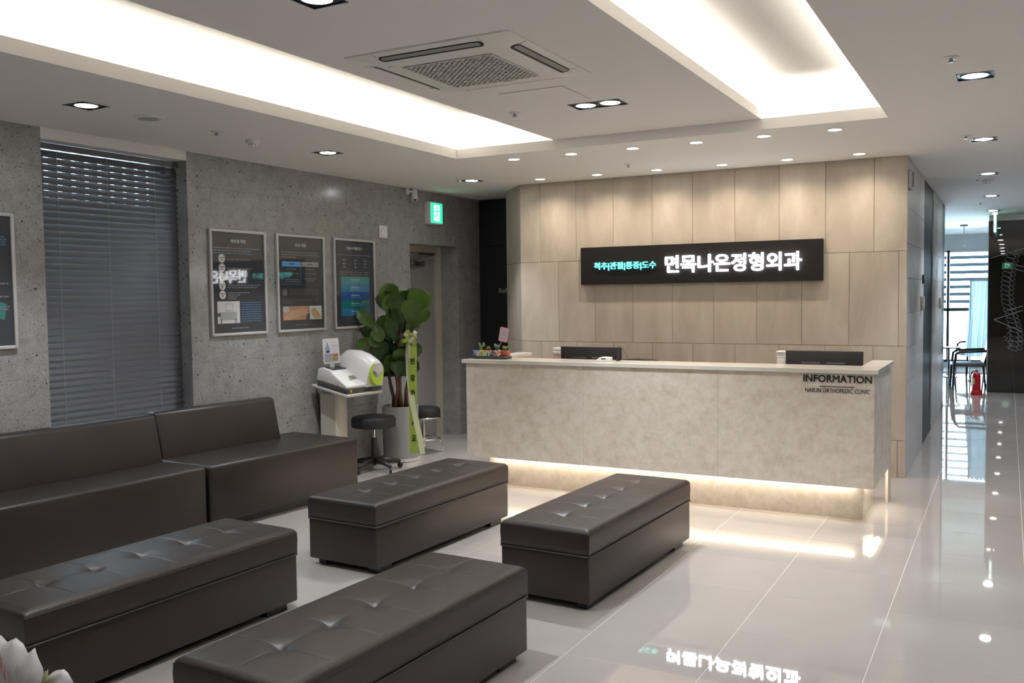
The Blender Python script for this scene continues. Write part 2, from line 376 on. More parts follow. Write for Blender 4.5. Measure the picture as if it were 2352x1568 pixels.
box('bottom_rail', mat('blind_rail', (.1, .1, .105), .4), -5.66, -5.62, WY0+.03, WY1-.02, .372, .392, parent=bl)
box('leak_block_strip', mat('blind_rail', (.1, .1, .105), .4), -5.70, -5.668, WY1-.03, WY1-.001, .372, WZ1-.005, parent=bl); box('leak_block_strip', mat('blind_rail', (.1, .1, .105), .4), -5.70, -5.668, WY0+.001, WY0+.035, .372, WZ1-.005, parent=bl)  # dark strips added behind the slat ends to stop daylight leaking past
for yy in (WY0+.17, WY0+.56, WY0+.97): MB().tube([(-5.612, yy, .39), (-5.612, yy, WZ1-.04)], .0012, 5).build('ladder_cord', mat('cord_grey', (.4, .4, .4), .6), bl)
MB().tube([(-5.60, WY0+.035, 1.33), (-5.60, WY0+.035, WZ1-.03)], .0018, 5).build('pull_cord', mat('cord_grey', (.4, .4, .4), .6), bl)
MB().lathe([(.006, 1.20), (.011, 1.21), (.011, 1.33), (.005, 1.345)], (-5.60, WY0+.035, 0), 10).build('cord_weight', WPLA, bl, smooth=True)

# door alcove
DOORC = mat('mauve_grey_door', (.30, .285, .285), .45); FRM = mat('cream_frame', (.50, .465, .395), .5)
d1 = tag(box('door_1', DOORC, AXD-.05, AXD-.01, AY0+.0, AY1-.11, .01, AZ1-.075), 'mauve grey steel door in the stone alcove', None, None, 'structure')
MB().box(AXD-.02, AXD+.015, AY1-.10, AY1, 0, AZ1).box(AXD-.02, AXD+.03, AY1-.035, AY1, 0, AZ1).box(AXD-.02, AXD+.015, AY0, AY1-.10, AZ1-.07, AZ1).build('door_frame', FRM, d1)
dc = box('door_closer', STEEL, AXD-.01, AXD+.045, 8.36, 8.60, 1.93, 1.985, parent=d1, bevel=.006)
MB().tube([(AXD+.05, 8.45, 1.99), (AXD+.16, 8.62, 2.03), (AXD+.03, 8.78, 2.07)], .009, 6).box(AXD-.0, AXD+.03, 8.55, 8.84, 2.06, 2.085).build('closer_arm', STEEL, dc)
box('wall_alcove', GRANITE, AXD-.06, AXD-.052, AY0-.02, AY1+.02, 0, AZ1+.02); tag(bpy.data.objects['wall_alcove'], 'back of the stone door alcove', None, None, 'structure')

# black wall with staff door
c = MB().box(XL-.4, -4.3, YD, YD+.1, 0, ZC)
wd = tag(c.build('wall_staff', BLACKM), 'matt black panelled wall beside the staff door', None, None, 'structure')
box('panel', BLACKM, XL+.003, -4.84, YD-.012, YD, 2.176, ZC-.002, parent=wd); box('panel', BLACKM, XL+.003, -4.84, YD-.012, YD, .002, 2.170, parent=wd)
text('lettering', 'Staff', mat('grey_letters', (.45, .45, .45), .5), wd, FRONT, (-5.208, YD-.013, 1.655), width=.128, extrude=.001, bold=.012)

# ------------------------------------------------------------------ reception back wall: beige tiles
CX, CXR = -4.425, -.755
ch0, ch1 = Vector((CX, YB, 0)), Vector((-4.835, 8.845, 0))
c = MB().prism([(CX+.01, YB+.02), (CXR-.02, YB+.02), (CXR-.02, 10.15), (-4.80, 10.15), (-4.822, 8.86)], 'z', 0, ZC)
wb = tag(c.build('wall_back', JOINT), 'beige stone tiled feature wall behind the reception desk', None, None, 'structure')
J = .0016
zr = [0, .318, 1.125, 1.93, ZC]
for r in range(4):
    x0 = -4.197 if r % 2 else -3.998
    ks = [x0+.3975*k for k in range(-2, 12)]; ks = [CX]+[k for k in ks if CX+.03 < k < CXR-.03]+[CXR]
    for i in range(len(ks)-1): box('tile', BEIGE, ks[i]+J, ks[i+1]-J, YB, YB+.02, zr[r]+J, zr[r+1]-J, parent=wb)
dch = (ch1-ch0).normalized(); nch = Vector((dch.y, -dch.x, 0))*-1
for r in range(4):
    mb = MB(); a = ch0; b = ch1; nn = Vector((-dch.y, dch.x, 0)); nn = nn if nn.y > 0 else -nn
    pl = [(p.x, p.y) for p in (a, b, b+nn*.015, a+nn*.015)]
    mb.prism(pl, 'z', zr[r]+J, zr[r+1]-J).build('tile', BEIGE, wb)
# corridor side wall tiles
def side_tiles(y0, y1, par):
    z = .2-.3; k = 0
    while z < ZC:
        z0, z1 = max(z, 0), min(z+.3, ZC); off = .3 if k % 2 else 0
        ys = [y0]+[y0+off+.6*q for q in range(0, 8) if y0+.05 < y0+off+.6*q < y1-.05]+[y1]
        if z1-z0 > .01:
            for i in range(len(ys)-1): box('tile', PALE, CXR-.02, CXR, ys[i]+J, ys[i+1]-J, z0+J, z1-J, parent=par)
        z += .3; k += 1
side_tiles(YB, 10.15, wb)
c = MB().box(-4.8, CXR-.02, 11.45, 13.05, 0, ZC).box(-4.8, CXR-.25, 10.15, 11.45, 0, ZC).box(-4.8, CXR-.12, 13.05, 13.75, 0, ZC)
wc = tag(c.build('wall_corridor', mat('pale_joint', (.33, .33, .34), .8)), 'pale grey tiled corridor wall with dark doors', None, None, 'structure'); side_tiles(11.45, 13.05, wc)
DARKD = mat('charcoal_door', (.028, .032, .04), .4)
for nm, y0, y1, dp in (('door_2', 10.15, 11.45, .06), ('door_3', 13.05, 13.75, .05)):
    d = tag(box(nm, DARKD, CXR-dp, CXR-.012, y0, y1, .0, ZC), 'tall charcoal door in the corridor, %s the desk' % ('nearer to' if nm == 'door_2' else 'further from'), None, None, 'structure')
for y, z, lb in ((9.85, 1.467, 'cream switch box on corridor wall before the nearer charcoal door'), (12.54, 1.435, 'cream switch box on corridor wall before the farther charcoal door')):
    o = thing('wall_switch', lb, 'switch', (CXR, y, z-.07)); box('body', FRM, CXR, CXR+.028, y-.05, y+.05, z-.07, z+.07, parent=o, bevel=.006); box('rocker', WPLA, CXR+.028, CXR+.033, y-.025, y+.025, z-.035, z+.035, parent=o)
o = thing('door_reader', 'small dark card reader above the cream switch on corridor wall', 'card reader', (CXR, 10.0, 1.66)); box('body', BPLA, CXR, CXR+.02, 9.96, 10.06, 1.66, 1.75, parent=o, bevel=.004); box('lens', GREYP, CXR+.02, CXR+.022, 9.99, 10.03, 1.70, 1.735, parent=o)
o = thing('wall_speaker', 'slim grey speaker box high on the corridor wall corner', 'speaker', (CXR, 8.53, 2.45)); box('housing', GREYP, CXR, CXR+.03, 8.44, 8.62, 2.455, 2.615, parent=o, bevel=.006); box('mesh_front', mat('mesh_grey', (.2, .2, .2), .7), CXR+.03, CXR+.034, 8.46, 8.60, 2.475, 2.595, parent=o)

# end of corridor: dark glass wall, bright window wall
DG = mat('dark_mirror_glass', (.012, .011, .010), .015, spec=.5, ior=2.0)
gw = tag(box('wall_glass', DG, -.275, XR, GY, GY+.03, .0, 2.64), 'dark mirror glass wall with white line drawing', None, None, 'structure')
box('trim_2', CEIL, -.275, XR, GY-.01, GY+.06, 2.64, ZC); tag(bpy.data.objects['trim_2'], 'white bulkhead above the dark glass wall', None, None, 'structure')
box('glass_edge', mat('pale_edge', (.6, .6, .62), .3), -.285, -.275, GY-.004, GY+.034, 0, 2.64, parent=gw)
INK = mat('white_vinyl_line', (.40, .40, .42), .6)
mb = MB()
def line(a, b, w=.006):
    a = Vector((a[0], 0, a[1])); b = Vector((b[0], 0, b[1])); d = (b-a).normalized(); nn = Vector((-d.z, 0, d.x))*w/2
    y = GY-.0015; mb.add([(p.x, y, p.z) for p in (a-nn, b-nn, b+nn, a+nn)], [(0, 1, 2, 3)])
def glass_from_px(x, y): return (-.192+(x-2283)*.00564, 1.125-(y-734)*.00660)  # maps image pixels of the line drawing onto the glass wall
for a, b in (((2283, 734), (2352, 712)), ((2283, 734), (2352, 762)), ((2308, 715), (2352, 702)), ((2310, 609), (2352, 623)), ((2270, 591), (2352, 570)), ((2325, 784), (2352, 785)), ((2312, 603), (2352, 612))): line(glass_from_px(*a), glass_from_px(*b), .009)
for k in range(22):                                     # vertebrae loops down the curved column
    t_ = k/21; y = 575+t_*225; cx = 2326-14*math.sin(t_*PI*1.15)+16*max(0, t_-.45)*math.sin((t_-.45)*PI*1.8)*2
    for rx, ry, ox in ((11, 5.5, -3), (6, 4, 12)):
        pts = [glass_from_px(cx+ox+rx*math.cos(q*PI/5), y+ry*math.sin(q*PI/5)+.3*rx*math.cos(q*PI/5)) for q in range(11)]
        for q in range(10): line(pts[q], pts[q+1], .0045)
for k in range(7):
    t_ = k/6; pts = [glass_from_px(2312+6*math.sin(t_*9)+q*1.6, 752+t_*46+3*math.sin(q+t_*5)) for q in range(9)]
    for q in range(8): line(pts[q], pts[q+1], .0045)
mb.build('spine_drawing', INK, gw)

EB = mat('end_wall_white', (.75, .77, .78), .7)
WX = [-3.6, -2.35, -1.1, .15, 1.4, XR]
c = MB().box(-4.8, XR, YE, YE+.15, 2.40, ZC+.1).box(-4.8, WX[0], YE, YE+.15, 0, 2.4).box(-4.8, XR, YE, YE+.15, -.05, .10)
tag(c.build('wall_end', EB), 'white wall framing the bright end window', None, None, 'structure')
tag(MB().box(-4.9, -4.8, 13.75, YE+.15, 0, ZC).box(-4.8, CXR-.12, 13.73, 13.75, 0, ZC).build('wall_far_left', EB), 'white wall of the far waiting area', None, None, 'structure')
w2 = MB()
for k, x in enumerate(WX[:-1]): w2.box(x-.025, x+.025, YE+.03, YE+.09, .10, 2.40)
w2.box(WX[0], XR, YE+.03, YE+.09, 1.15, 1.21).box(WX[0], XR, YE+.03, YE+.09, .10, .15).box(WX[0], XR, YE+.03, YE+.09, 2.36, 2.40)
w2 = tag(w2.build('window_2', BLACK), 'large bright window wall with thin dark bars at the corridor end', None, None, 'structure')
for k in range(len(WX)-1):
    for z0, z1 in ((.15, 1.15), (1.21, 2.36)): box('pane', GLASS, WX[k]+.025, WX[k+1]-.025, YE+.055, YE+.061, z0, z1, parent=w2)
SHEER = mat('sheer_blind', (.85, .9, .93), .8); t = NT(SHEER)
tr = t.n('ShaderNodeBsdfTranslucent'); tr.inputs[0].default_value = (.80, .87, .92, 1); mx = t.n('ShaderNodeMixShader'); mx.inputs[0].default_value = .75
t.l(t.b.outputs[0], mx.inputs[1]); t.l(tr.outputs[0], mx.inputs[2])
tp = t.n('ShaderNodeBsdfTransparent'); mx2 = t.n('ShaderNodeMixShader'); mx2.inputs[0].default_value = .35
t.l(mx.outputs[0], mx2.inputs[1]); t.l(tp.outputs[0], mx2.inputs[2]); t.l(mx2.outputs[0], t.t.nodes['Material Output'].inputs[0])
DENSE = mat('dense_blind_band', (.6, .66, .7), .8); t = NT(DENSE)
tr = t.n('ShaderNodeBsdfTranslucent'); tr.inputs[0].default_value = (.10, .13, .145, 1); mx = t.n('ShaderNodeMixShader'); mx.inputs[0].default_value = .8
t.l(t.b.outputs[0], mx.inputs[1]); t.l(tr.outputs[0], mx.inputs[2]); t.l(mx.outputs[0], t.t.nodes['Material Output'].inputs[0])
for k in range(5):
    lb = ['leftmost', 'second', 'third', 'fourth', 'rightmost'][k]
    o = thing('roller_blind', 'sheer banded roller blind on the end window, %s from the left' % lb if k in (1, 2, 3) else 'sheer banded roller blind on the end window, %s one' % lb, 'blind', ((WX[k]+WX[k+1])/2, YE-.02, 1.22), group='sheer blinds on the end window')
    q = 0; z = 2.36
    while z > 1.24:
        h = .075; q += 1; box('band', SHEER if q % 2 else DENSE, WX[k]+.03, WX[k+1]-.03, YE-.022, YE-.02, max(z-h+.006, 1.225), z, parent=o); z -= h
    box('roller', EB, WX[k]+.03, WX[k+1]-.03, YE-.05, YE, 2.355, 2.395, parent=o); box('weight_bar', EB, WX[k]+.03, WX[k+1]-.03, YE-.03, YE-.012, 1.21, 1.226, parent=o)
tag(MB().box(XR, XR+.1, Y0, GY+6, 0, ZC).build('wall_right', WHITE), 'plain white wall on the right', None, None, 'structure')
rw = tag(MB().box(XL-.4, XR, Y0-.1, Y0, 0, ZC).build('wall_rear', mat('rear_wall', (.16, .15, .14), .6)), 'dark rear wall behind the photographer', None, None, 'structure')

# ------------------------------------------------------------------ ceiling fixtures
def downlight(x, y, label, power=SPOT_W, z=ZC):
    o = thing('square_downlight', label, 'downlight', (x, y, z), group='square black recessed downlights')
    m = MB()
    for a in ((x-SQ, x-SQ+.004, y-SQ, y+SQ), (x+SQ-.004, x+SQ, y-SQ, y+SQ), (x-SQ, x+SQ, y-SQ, y-SQ+.004), (x-SQ, x+SQ, y+SQ-.004, y+SQ)): m.box(*a, z-.003, z+.03)
    m.box(x-SQ+.004, x+SQ-.004, y-SQ+.004, y+SQ-.004, z+.004, z+.008); m.build('housing', BLACK, o)
    MB().lathe([(.074, z+.004), (.072, z-.001), (.064, z-.001), (.062, z+.004)], (x, y, 0), 24).build('gimbal_ring', BLACK, o, smooth=True, angle=.6)
    MB().lathe([(.060, z+.003), (.058, z-.0015), (.03, z-.004)], (x, y, 0), 20).build('lamp', LAMP, o, smooth=True)
    spot(o, (x, y, z-.006), power, COOL, 88, .75, .04)
    return o
DLAB = ['square downlight in front of the window blind, left of the round ceiling speaker', 'square downlight above the middle framed poster', 'square downlight nearest the green exit sign', 'square downlight over the left front bench end',
        'nearest large square downlight in the corridor row', 'second square downlight in the corridor row', 'third square downlight in the corridor row', 'fourth square downlight in the corridor row', 'last square downlight before the dark glass wall',
        'square downlight above the photographer on the corridor side', 'square downlight just behind the photographer', 'square downlight by the rear wall']
for (x, y), lb in zip(SQUARES, DLAB): downlight(x, y, lb)
def multi(x0, x1, y0, y1, lamps, label):
    o = thing('square_downlight', label, 'downlight', ((x0+x1)/2, (y0+y1)/2, ZP)); z = ZP
    m = MB()
    for a in ((x0, x0+.004, y0, y1), (x1-.004, x1, y0, y1), (x0, x1, y0, y0+.004), (x0, x1, y1-.004, y1)): m.box(*a, z-.003, z+.03)
    m.box(x0+.004, x1-.004, y0+.004, y1-.004, z+.004, z+.008); m.build('housing', BLACK, o)
    for x, y in lamps:
        MB().lathe([(.074, z+.004), (.072, z-.001), (.064, z-.001), (.062, z+.004)], (x, y, 0), 24).build('gimbal_ring', BLACK, o, smooth=True, angle=.6)
        MB().lathe([(.060, z+.003), (.058, z-.0015), (.03, z-.004)], (x, y, 0), 20).build('lamp', LAMP, o, smooth=True)
        spot(o, (x, y, z-.006), SPOT_W, COOL, 88, .75, .04)
multi(*dbl, [(-2.39, 5.452), (-2.223, 5.452)], 'black twin downlight beside the ceiling air conditioner')
multi(-2.56, -2.38, 2.86, 3.04, [(-2.47, 2.95)], 'black square downlight cut off by the top edge of the photo')
def round_dl(x, y, label, power, tgt, grp):
    o = thing('round_downlight', label, 'downlight', (x, y, ZC), group=grp)
    MB().lathe([(.058, ZC-.0005), (.056, ZC-.005), (.046, ZC-.005), (.046, ZC-.001)], (x, y, 0), 24).build('trim_ring', WPLA, o, smooth=True, angle=.6)
    MB().lathe([(.046, ZC-.0012), (.045, ZC-.004)], (x, y, 0), 24).build('lamp', RLAMP, o)
    spot(o, (x, y, ZC-.012), power, (1, .86, .70), 140 if tgt else 96, 1.0, .02, tgt)
ORD = ['first', 'second', 'third', 'fourth', 'fifth', 'sixth']
for k, x in enumerate((-3.621, -3.10, -2.577, -2.07, -1.57, -1.079)): round_dl(x, 6.77, '%s round white downlight from the left in the front row over the desk' % ORD[k], ROUND_W*1.5, None, 'round downlights over the desk')
for k, x in enumerate((-4.03, -3.43, -2.84, -2.235, -1.675, -1.095)): round_dl(x, 8.07, '%s round white downlight from the left in the row against the beige wall' % ORD[k], ROUND_W*1.1, (x, 8.20, 0), 'round downlights grazing the beige wall')

def sprinkler(x, y, label, z=ZC):
    o = thing('sprinkler', label, 'sprinkler', (x, y, z-.03), group='ceiling sprinklers')
    MB().lathe([(.038, z), (.036, z-.004), (.012, z-.008)], (x, y, 0), 18).build('escutcheon', WPLA, o, smooth=True)
    MB().lathe([(.008, z-.004), (.008, z-.02), (.015, z-.022), (.015, z-.026)], (x, y, 0), 10).build('head', STEEL, o)
for x, y, z, lb in ((-2.88, 5.405, ZP, 'sprinkler beside the faint ceiling hatch outline'), (-2.93, 7.59, ZC, 'sprinkler between the two rows of round downlights'), (-4.711, 4.562, ZC, 'sprinkler between the round speaker and smoke detector'),
                    (-.26, 5.0, ZC, 'sprinkler before the nearest corridor downlight'), (-.29, 7.57, ZC, 'sprinkler before the second corridor downlight'), (-4.67, 7.6, ZC, 'sprinkler before the downlight nearest the exit sign'), (-.34, 13.5, ZC, 'sprinkler after the fourth corridor downlight'), (-.30, 10.6, ZC, 'sprinkler before the corridor smoke detector')): sprinkler(x, y, lb, z)
def smoke(x, y, label):
    o = thing('smoke_detector', label, 'smoke detector', (x, y, ZC-.045), group='ceiling smoke detectors')
    MB().lathe([(.05, ZC), (.05, ZC-.012), (.044, ZC-.02)], (x, y, 0), 20).build('base', WPLA, o, smooth=True, angle=.6)
    MB().lathe([(.032, ZC-.018), (.028, ZC-.04), (.02, ZC-.045)], (x, y, 0), 16).build('sensor', WPLA, o, smooth=True, angle=.6)
    for k in range(6): a = k*PI/3; MB().box(x+.026*math.cos(a)-.004, x+.026*math.cos(a)+.004, y+.026*math.sin(a)-.004, y+.026*math.sin(a)+.004, ZC-.036, ZC-.026).build('vent', BPLA, o)
smoke(-4.757, 4.946, 'white smoke detector above the first framed poster'); smoke(-.20, 10.8, 'white smoke detector on the corridor ceiling')
o = thing('ceiling_speaker', 'round flat grey speaker grille on the ceiling by the window', 'speaker', (-4.705, 4.0, ZC-.008))
MB().lathe([(.092, ZC), (.09, ZC-.006), (.08, ZC-.008)], (-4.705, 4.0, 0), 32).build('rim', WPLA, o, smooth=True, angle=.6); MB().lathe([(.08, ZC-.0075), (.02, ZC-.0095)], (-4.705, 4.0, 0), 32).build('grille', mat('speaker_grille', (.42, .42, .41), .7), o)
# access hatch (hairline)
o = thing('access_hatch', 'faint square access hatch in the ceiling beside the air conditioner', 'hatch', (-2.49, 5.07, ZP-.003)); box('panel', CEIL, -2.69, -2.28, 4.86, 5.275, ZP-.003, ZP-.0002, parent=o)
MB().box(-2.694, -2.69, 4.856, 5.279, ZP-.0015, ZP).box(-2.28, -2.276, 4.856, 5.279, ZP-.0015, ZP).box(-2.69, -2.28, 4.856, 4.86, ZP-.0015, ZP).box(-2.69, -2.28, 5.275, 5.279, ZP-.0015, ZP).build('seam', mat('seam_grey', (.45, .43, .4), .8), o)

# cassette air conditioner
ax, ay, ah = -2.48, 4.19, .475
o = thing('ceiling_air_conditioner', 'white square cassette air conditioner in the ceiling island', 'air conditioner', (ax, ay, ZP-.037))
def ring(r, z, cr, n=6):
    pts = []
    for sx, sy, a0 in ((1, 1, 0), (-1, 1, PI/2), (-1, -1, PI), (1, -1, 3*PI/2)):
        for q in range(n+1): a = a0+q*PI/2/n; pts.append((ax+sx*(r-cr)+cr*math.cos(a), ay+sy*(r-cr)+cr*math.sin(a), z))
    return pts
def loft(rings):
    m = MB(); n = len(rings[0])
    for R_ in rings: m.v += R_
    for i in range(len(rings)-1):
        for k in range(n): m.f.append((i*n+k, i*n+(k+1) % n, (i+1)*n+(k+1) % n, (i+1)*n+k))
    m.f.append(tuple((len(rings)-1)*n+k for k in range(n))); return m
ACW = mat('ac_white', (.80, .785, .75), .4)
loft([ring(ah, ZP, .02), ring(ah, ZP-.007, .02), ring(.462, ZP-.010, .03), ring(.43, ZP-.013, .05), ring(.372, ZP-.027, .06), ring(.355, ZP-.0295, .06), ring(.27, ZP-.0305, .03)]).build('panel', ACW, o, smooth=True, angle=.25)
acz = lambda r: ZP-.013-(.43-r)/.058*.014
AB = mat('ac_slot_black', (.012, .012, .012), .6)
for sx, sy in ((1, 0), (-1, 0), (0, 1), (0, -1)):
    m = MB(); v = MB(); L = .275; W0, W1 = .378, .428
    def cap(r0, r1, L, z, mb):
        pts = []; cr = (r1-r0)/2; cm = (r0+r1)/2
        for q in range(9): a = -PI/2+q*PI/8; pts.append((cm+cr*math.sin(a), L+cr*math.cos(a)))
        for q in range(9): a = PI/2-q*PI/8; pts.append((cm+cr*math.sin(a), -L-cr*math.cos(a)))
        vs = []
        for p in pts: vs.append((ax+(sx*p[0] if sx else p[1]), ay+(sy*p[0] if sy else p[1]), acz(p[0])+z))
        mb.add(vs, [tuple(range(len(vs)))])
    cap(W0, W1, L, -.0015, m); sl = m.build('air_slot', AB, o)
    cap(W0+.016, W1-.004, L-.005, -.0035, v); v.build('vane', mat('ac_vane', (.30, .28, .25), .4), sl)
GR = .255
gb = MB(); N = 15
gg = box('grille_back', mat('ac_grille_dark', (.26, .25, .235), .7), ax-GR, ax+GR, ay-GR, ay+GR, ZP-.0325, ZP-.030, parent=o)
for k in range(N+1):
    t_ = -GR+2*GR*k/N
    gb.box(ax+t_-.007, ax+t_+.007, ay-GR, ay+GR, ZP-.0365, ZP-.0325); gb.box(ax-GR, ax+GR, ay+t_-.007, ay+t_+.007, ZP-.0365, ZP-.0325)
gb.build('grille', mat('ac_grille', (.66, .645, .61), .5), o)
m = MB()
for sx in (-1, 1):
    for sy in (-1, 1):
        m.tube([(ax+sx*.425, ay+sy*.285, acz(.425)-.001), (ax+sx*.30, ay+sy*.43, acz(.43)-.001)], .0014, 4)
        m.tube([(ax+sx*.470, ay+sy*.30, ZP-.009), (ax+sx*.425, ay+sy*.285, acz(.425)-.001)], .0013, 4); m.tube([(ax+sx*.30, ay+sy*.470, ZP-.009), (ax+sx*.30, ay+sy*.43, acz(.43)-.001)], .0013, 4)
m.build('corner_seam', mat('seam_grey', (.45, .43, .4), .8), o)
box('badge', GREYP, ax-.325, ax-.30, ay-.30, ay-.293, ZP-.0315, ZP-.029, parent=o); box('logo_plate', GREYP, ax+.02, ax+.09, ay+.285, ay+.292, ZP-.0315, ZP-.029, parent=o)

# ------------------------------------------------------------------ reception desk
DX0, DX1, DYF, DZ0, DZT = -3.97, -.78, 6.53, .262, 1.04
dk = thing('reception_desk', 'long cream marble reception desk with glowing recessed base', 'reception desk', ((DX0+DX1)/2, 6.9, 0))
for k in range(3):
    a, b = DX0+(DX1-DX0)*k/3, DX0+(DX1-DX0)*(k+1)/3; box('front_panel', MARBLE, a+.0005, b-.0005, DYF, DYF+.03, DZ0, DZT, parent=dk, bevel=.0012, seg=1)
box('top_slab', mat('pale_marble_top', (.72, .68, .62), .16, spec=.5), -4.0, -.755, DYF-.02, 6.85, DZT, DZT+.03, parent=dk, bevel=.002, seg=1)
TOPM = MATS['pale_marble_top']
box('return_slab', TOPM, -.905, -.755, 6.851, 7.45, DZT, DZT+.03, parent=dk, bevel=.002, seg=1); box('return_slab', TOPM, -4.0, -3.855, 6.851, 7.52, DZT, DZT+.03, parent=dk, bevel=.002, seg=1)
SIDE = mat('grey_marble_side', (.44, .41, .385), .2)
for x0, x1 in ((DX1-.02, DX1), (DX0, DX0+.02)):
    c = MB().prism([(DYF+.031, DZ0), (7.37, DZ0), (7.37, 0), (7.56, 0), (7.56, DZT), (DYF+.031, DZT)], 'x', x0, x1); c.build('side_panel', MARBLE, dk)
box('soffit', WHITE, DX0+.021, DX1-.021, DYF+.031, 7.36, DZ0, DZ0+.02, parent=dk)
box('base_panel', MARBLE, -3.875, -.874, 6.737, 6.757, 0, DZ0, parent=dk); box('base_panel', MARBLE, -.894, -.874, 6.758, 7.36, 0, DZ0, parent=dk); box('base_panel', MARBLE, -3.875, -3.855, 6.758, 7.36, 0, DZ0, parent=dk)
m = MB()
led = box('led_strip', DESKLED, -3.83, -.93, 6.700, 6.716, DZ0-.012, DZ0-.004, parent=dk)
box('led_strip', DESKLED, -.848, -.832, 6.80, 7.30, DZ0-.012, DZ0-.004, parent=dk); box('led_strip', DESKLED, -3.915, -3.90, 6.80, 7.30, DZ0-.012, DZ0-.004, parent=dk)
box('led_channel', ALU, -3.84, -.92, 6.692, 6.724, DZ0-.004, DZ0, parent=dk)
WORK = mat('worktop', (.5, .46, .40), .4)
box('worktop', WORK, DX0+.021, DX1-.021, 6.70, 7.36, .72, .745, parent=dk); box('inner_panel', WHITE, DX0+.021, DX1-.021, 6.70, 6.715, .745, DZT, parent=dk)
INKD = mat('black_letters', (.012, .012, .013), .4)
text('lettering', 'INFORMATION', INKD, dk, FRONT, (-1.018, DYF, 1.002), width=.446, height=.049, extrude=.004, bold=.016)
box('rule', INKD, -1.133, -.907, DYF-.004, DYF, .946, .9495, parent=dk)
text('lettering', 'NAEUN ORTHOPEDIC CLINIC', INKD, dk, FRONT, (-1.018, DYF, .920), width=.422, height=.0285, extrude=.003)

# wall sign
sg = thing('wall_sign', 'long black illuminated sign on the beige wall above the desk', 'sign', (-2.58, YB-.05, 1.692))
box('panel', mat('sign_black', (.016, .0135, .0140), .6, spec=.25), -3.73, -1.428, YB-.05, YB-.0005, 1.692, 2.057, parent=sg, bevel=.002, seg=1)
SW = mat('sign_white', (1, 1, 1), .5, emit=(.93, .95, 1), es=3.2); SC = mat('sign_cyan', (.3, .9, .85), .5, emit=(.10, .72, .68), es=.8)
text('lettering', '면목나은정형외과', SW, sg, FRONT, (-2.229, YB-.05, 1.872), width=1.252, height=.168, extrude=.012, bold=.022)
text('lettering', '척추|관절|통증|도수', SC, sg, FRONT, (-3.265, YB-.05, 1.866), width=.635, height=.082, extrude=.010, bold=.016)

# desk-top things
pl = thing('planter_tray', 'long dark tray of letter pots and little cacti on the desk end', 'planter', (-3.80, 6.66, 1.07))
TRX0, TRX1 = -3.955, -3.635
box('tray', mat('tray_dark', (.04, .045, .04), .6), TRX0, TRX1, 6.615, 6.72, 1.0705, 1.093, parent=pl, bevel=.005)
pots = [((-3.905), (.16, .22, .45)), ((-3.832), (.50, .26, .10)), ((-3.758), (.07, .17, .10)), ((-3.683), (.40, .10, .07))]
SOILM = mat('soil', (.05, .035, .025), .9)
for k, (x, cc) in enumerate(pots):
    p = MB().prism([(x-.036, 6.65), (x+.036, 6.65), (x+.036, 6.712), (x-.036, 6.712)], 'z', 1.093, 1.140).build('pot', mat('pot_%d' % k, cc, .5), pl, bevel=.004)
    box('soil', SOILM, x-.031, x+.031, 6.655, 6.707, 1.139, 1.1415, parent=p)
CAC = mat('cactus_green', (.20, .27, .14), .7); SUC = mat('succulent_green', (.16, .25, .05), .55); ALO = mat('aloe_green', (.15, .23, .15), .5); RUST = mat('succulent_rust', (.20, .16, .05), .5)
def ell(mb, c_, rx, ry, rz, tilt=0):
    m = MB().lathe([(max(.001, math.sin(a))*1.0, -math.cos(a)) for a in [i*PI/8 for i in range(9)]], n=10)
    m.xf(Matrix.Translation(c_) @ Matrix.Rotation(tilt, 4, 'Y') @ Matrix.Diagonal((rx, ry, rz, 1))); mb.add(m.v, m.f)
m = MB(); x = -3.905
for c_, rx, rz, tl in (((x-.004, 6.68, 1.158), .015, .024, 0), ((x-.018, 6.68, 1.186), .011, .02, -.35), ((x+.018, 6.68, 1.184), .013, .022, .35), ((x+.03, 6.675, 1.176), .008, .013, .9)): ell(m, c_, rx, .006, rz, tl)
m.build('cactus', CAC, pl, smooth=True)
def spiky(x, mt, n_, h0, h1, sp, w):
    m = MB(); rnd = random.Random(int(x*1000))
    for k in range(n_):
        a = rnd.random()*2*PI; s_ = rnd.random()*sp; h = h0+(h1-h0)*rnd.random()
        m.tube([(x+.1*s_*math.cos(a), 6.68+.1*s_*math.sin(a), 1.141), (x+.7*s_*math.cos(a), 6.68+.5*s_*math.sin(a), 1.141+h*.6), (x+s_*math.cos(a), 6.68+.7*s_*math.sin(a), 1.141+h)], [w, w*.9, .0008], 6)
    return m.build('succulent', mt, pl, smooth=True)
spiky(-3.832, RUST, 16, .02, .036, .036, .006); spiky(-3.758, ALO, 11, .035, .062, .028, .005); spiky(-3.683, SUC, 20, .018, .045, .036, .008)
lets = [('N', -3.936, (.22, .26, .55), .048), ('a', -3.906, (.55, .48, .44), .036), ('E', -3.874, (.52, .52, .10), .050), ('u', -3.846, (.50, .47, .44), .038), ('n', -3.813, (.25, .48, .36), .036), ('O', -3.745, (.42, .33, .46), .050), ('S', -3.712, (.72, .45, .32), .054)]
for ch, x, cc, h in lets: text('letter_block', ch, mat('letter_'+ch, cc, .45), pl, FRONT, (x, 6.64, 1.094+h/2), width=.030 if ch not in 'O' else .028, height=h, extrude=.012, bold=.06)
m = MB(); ell(m, (-3.779, 6.632, 1.105), .013, .008, .011); m.build('bead', mat('bead_red', (.35, .05, .07), .4), pl, smooth=True)
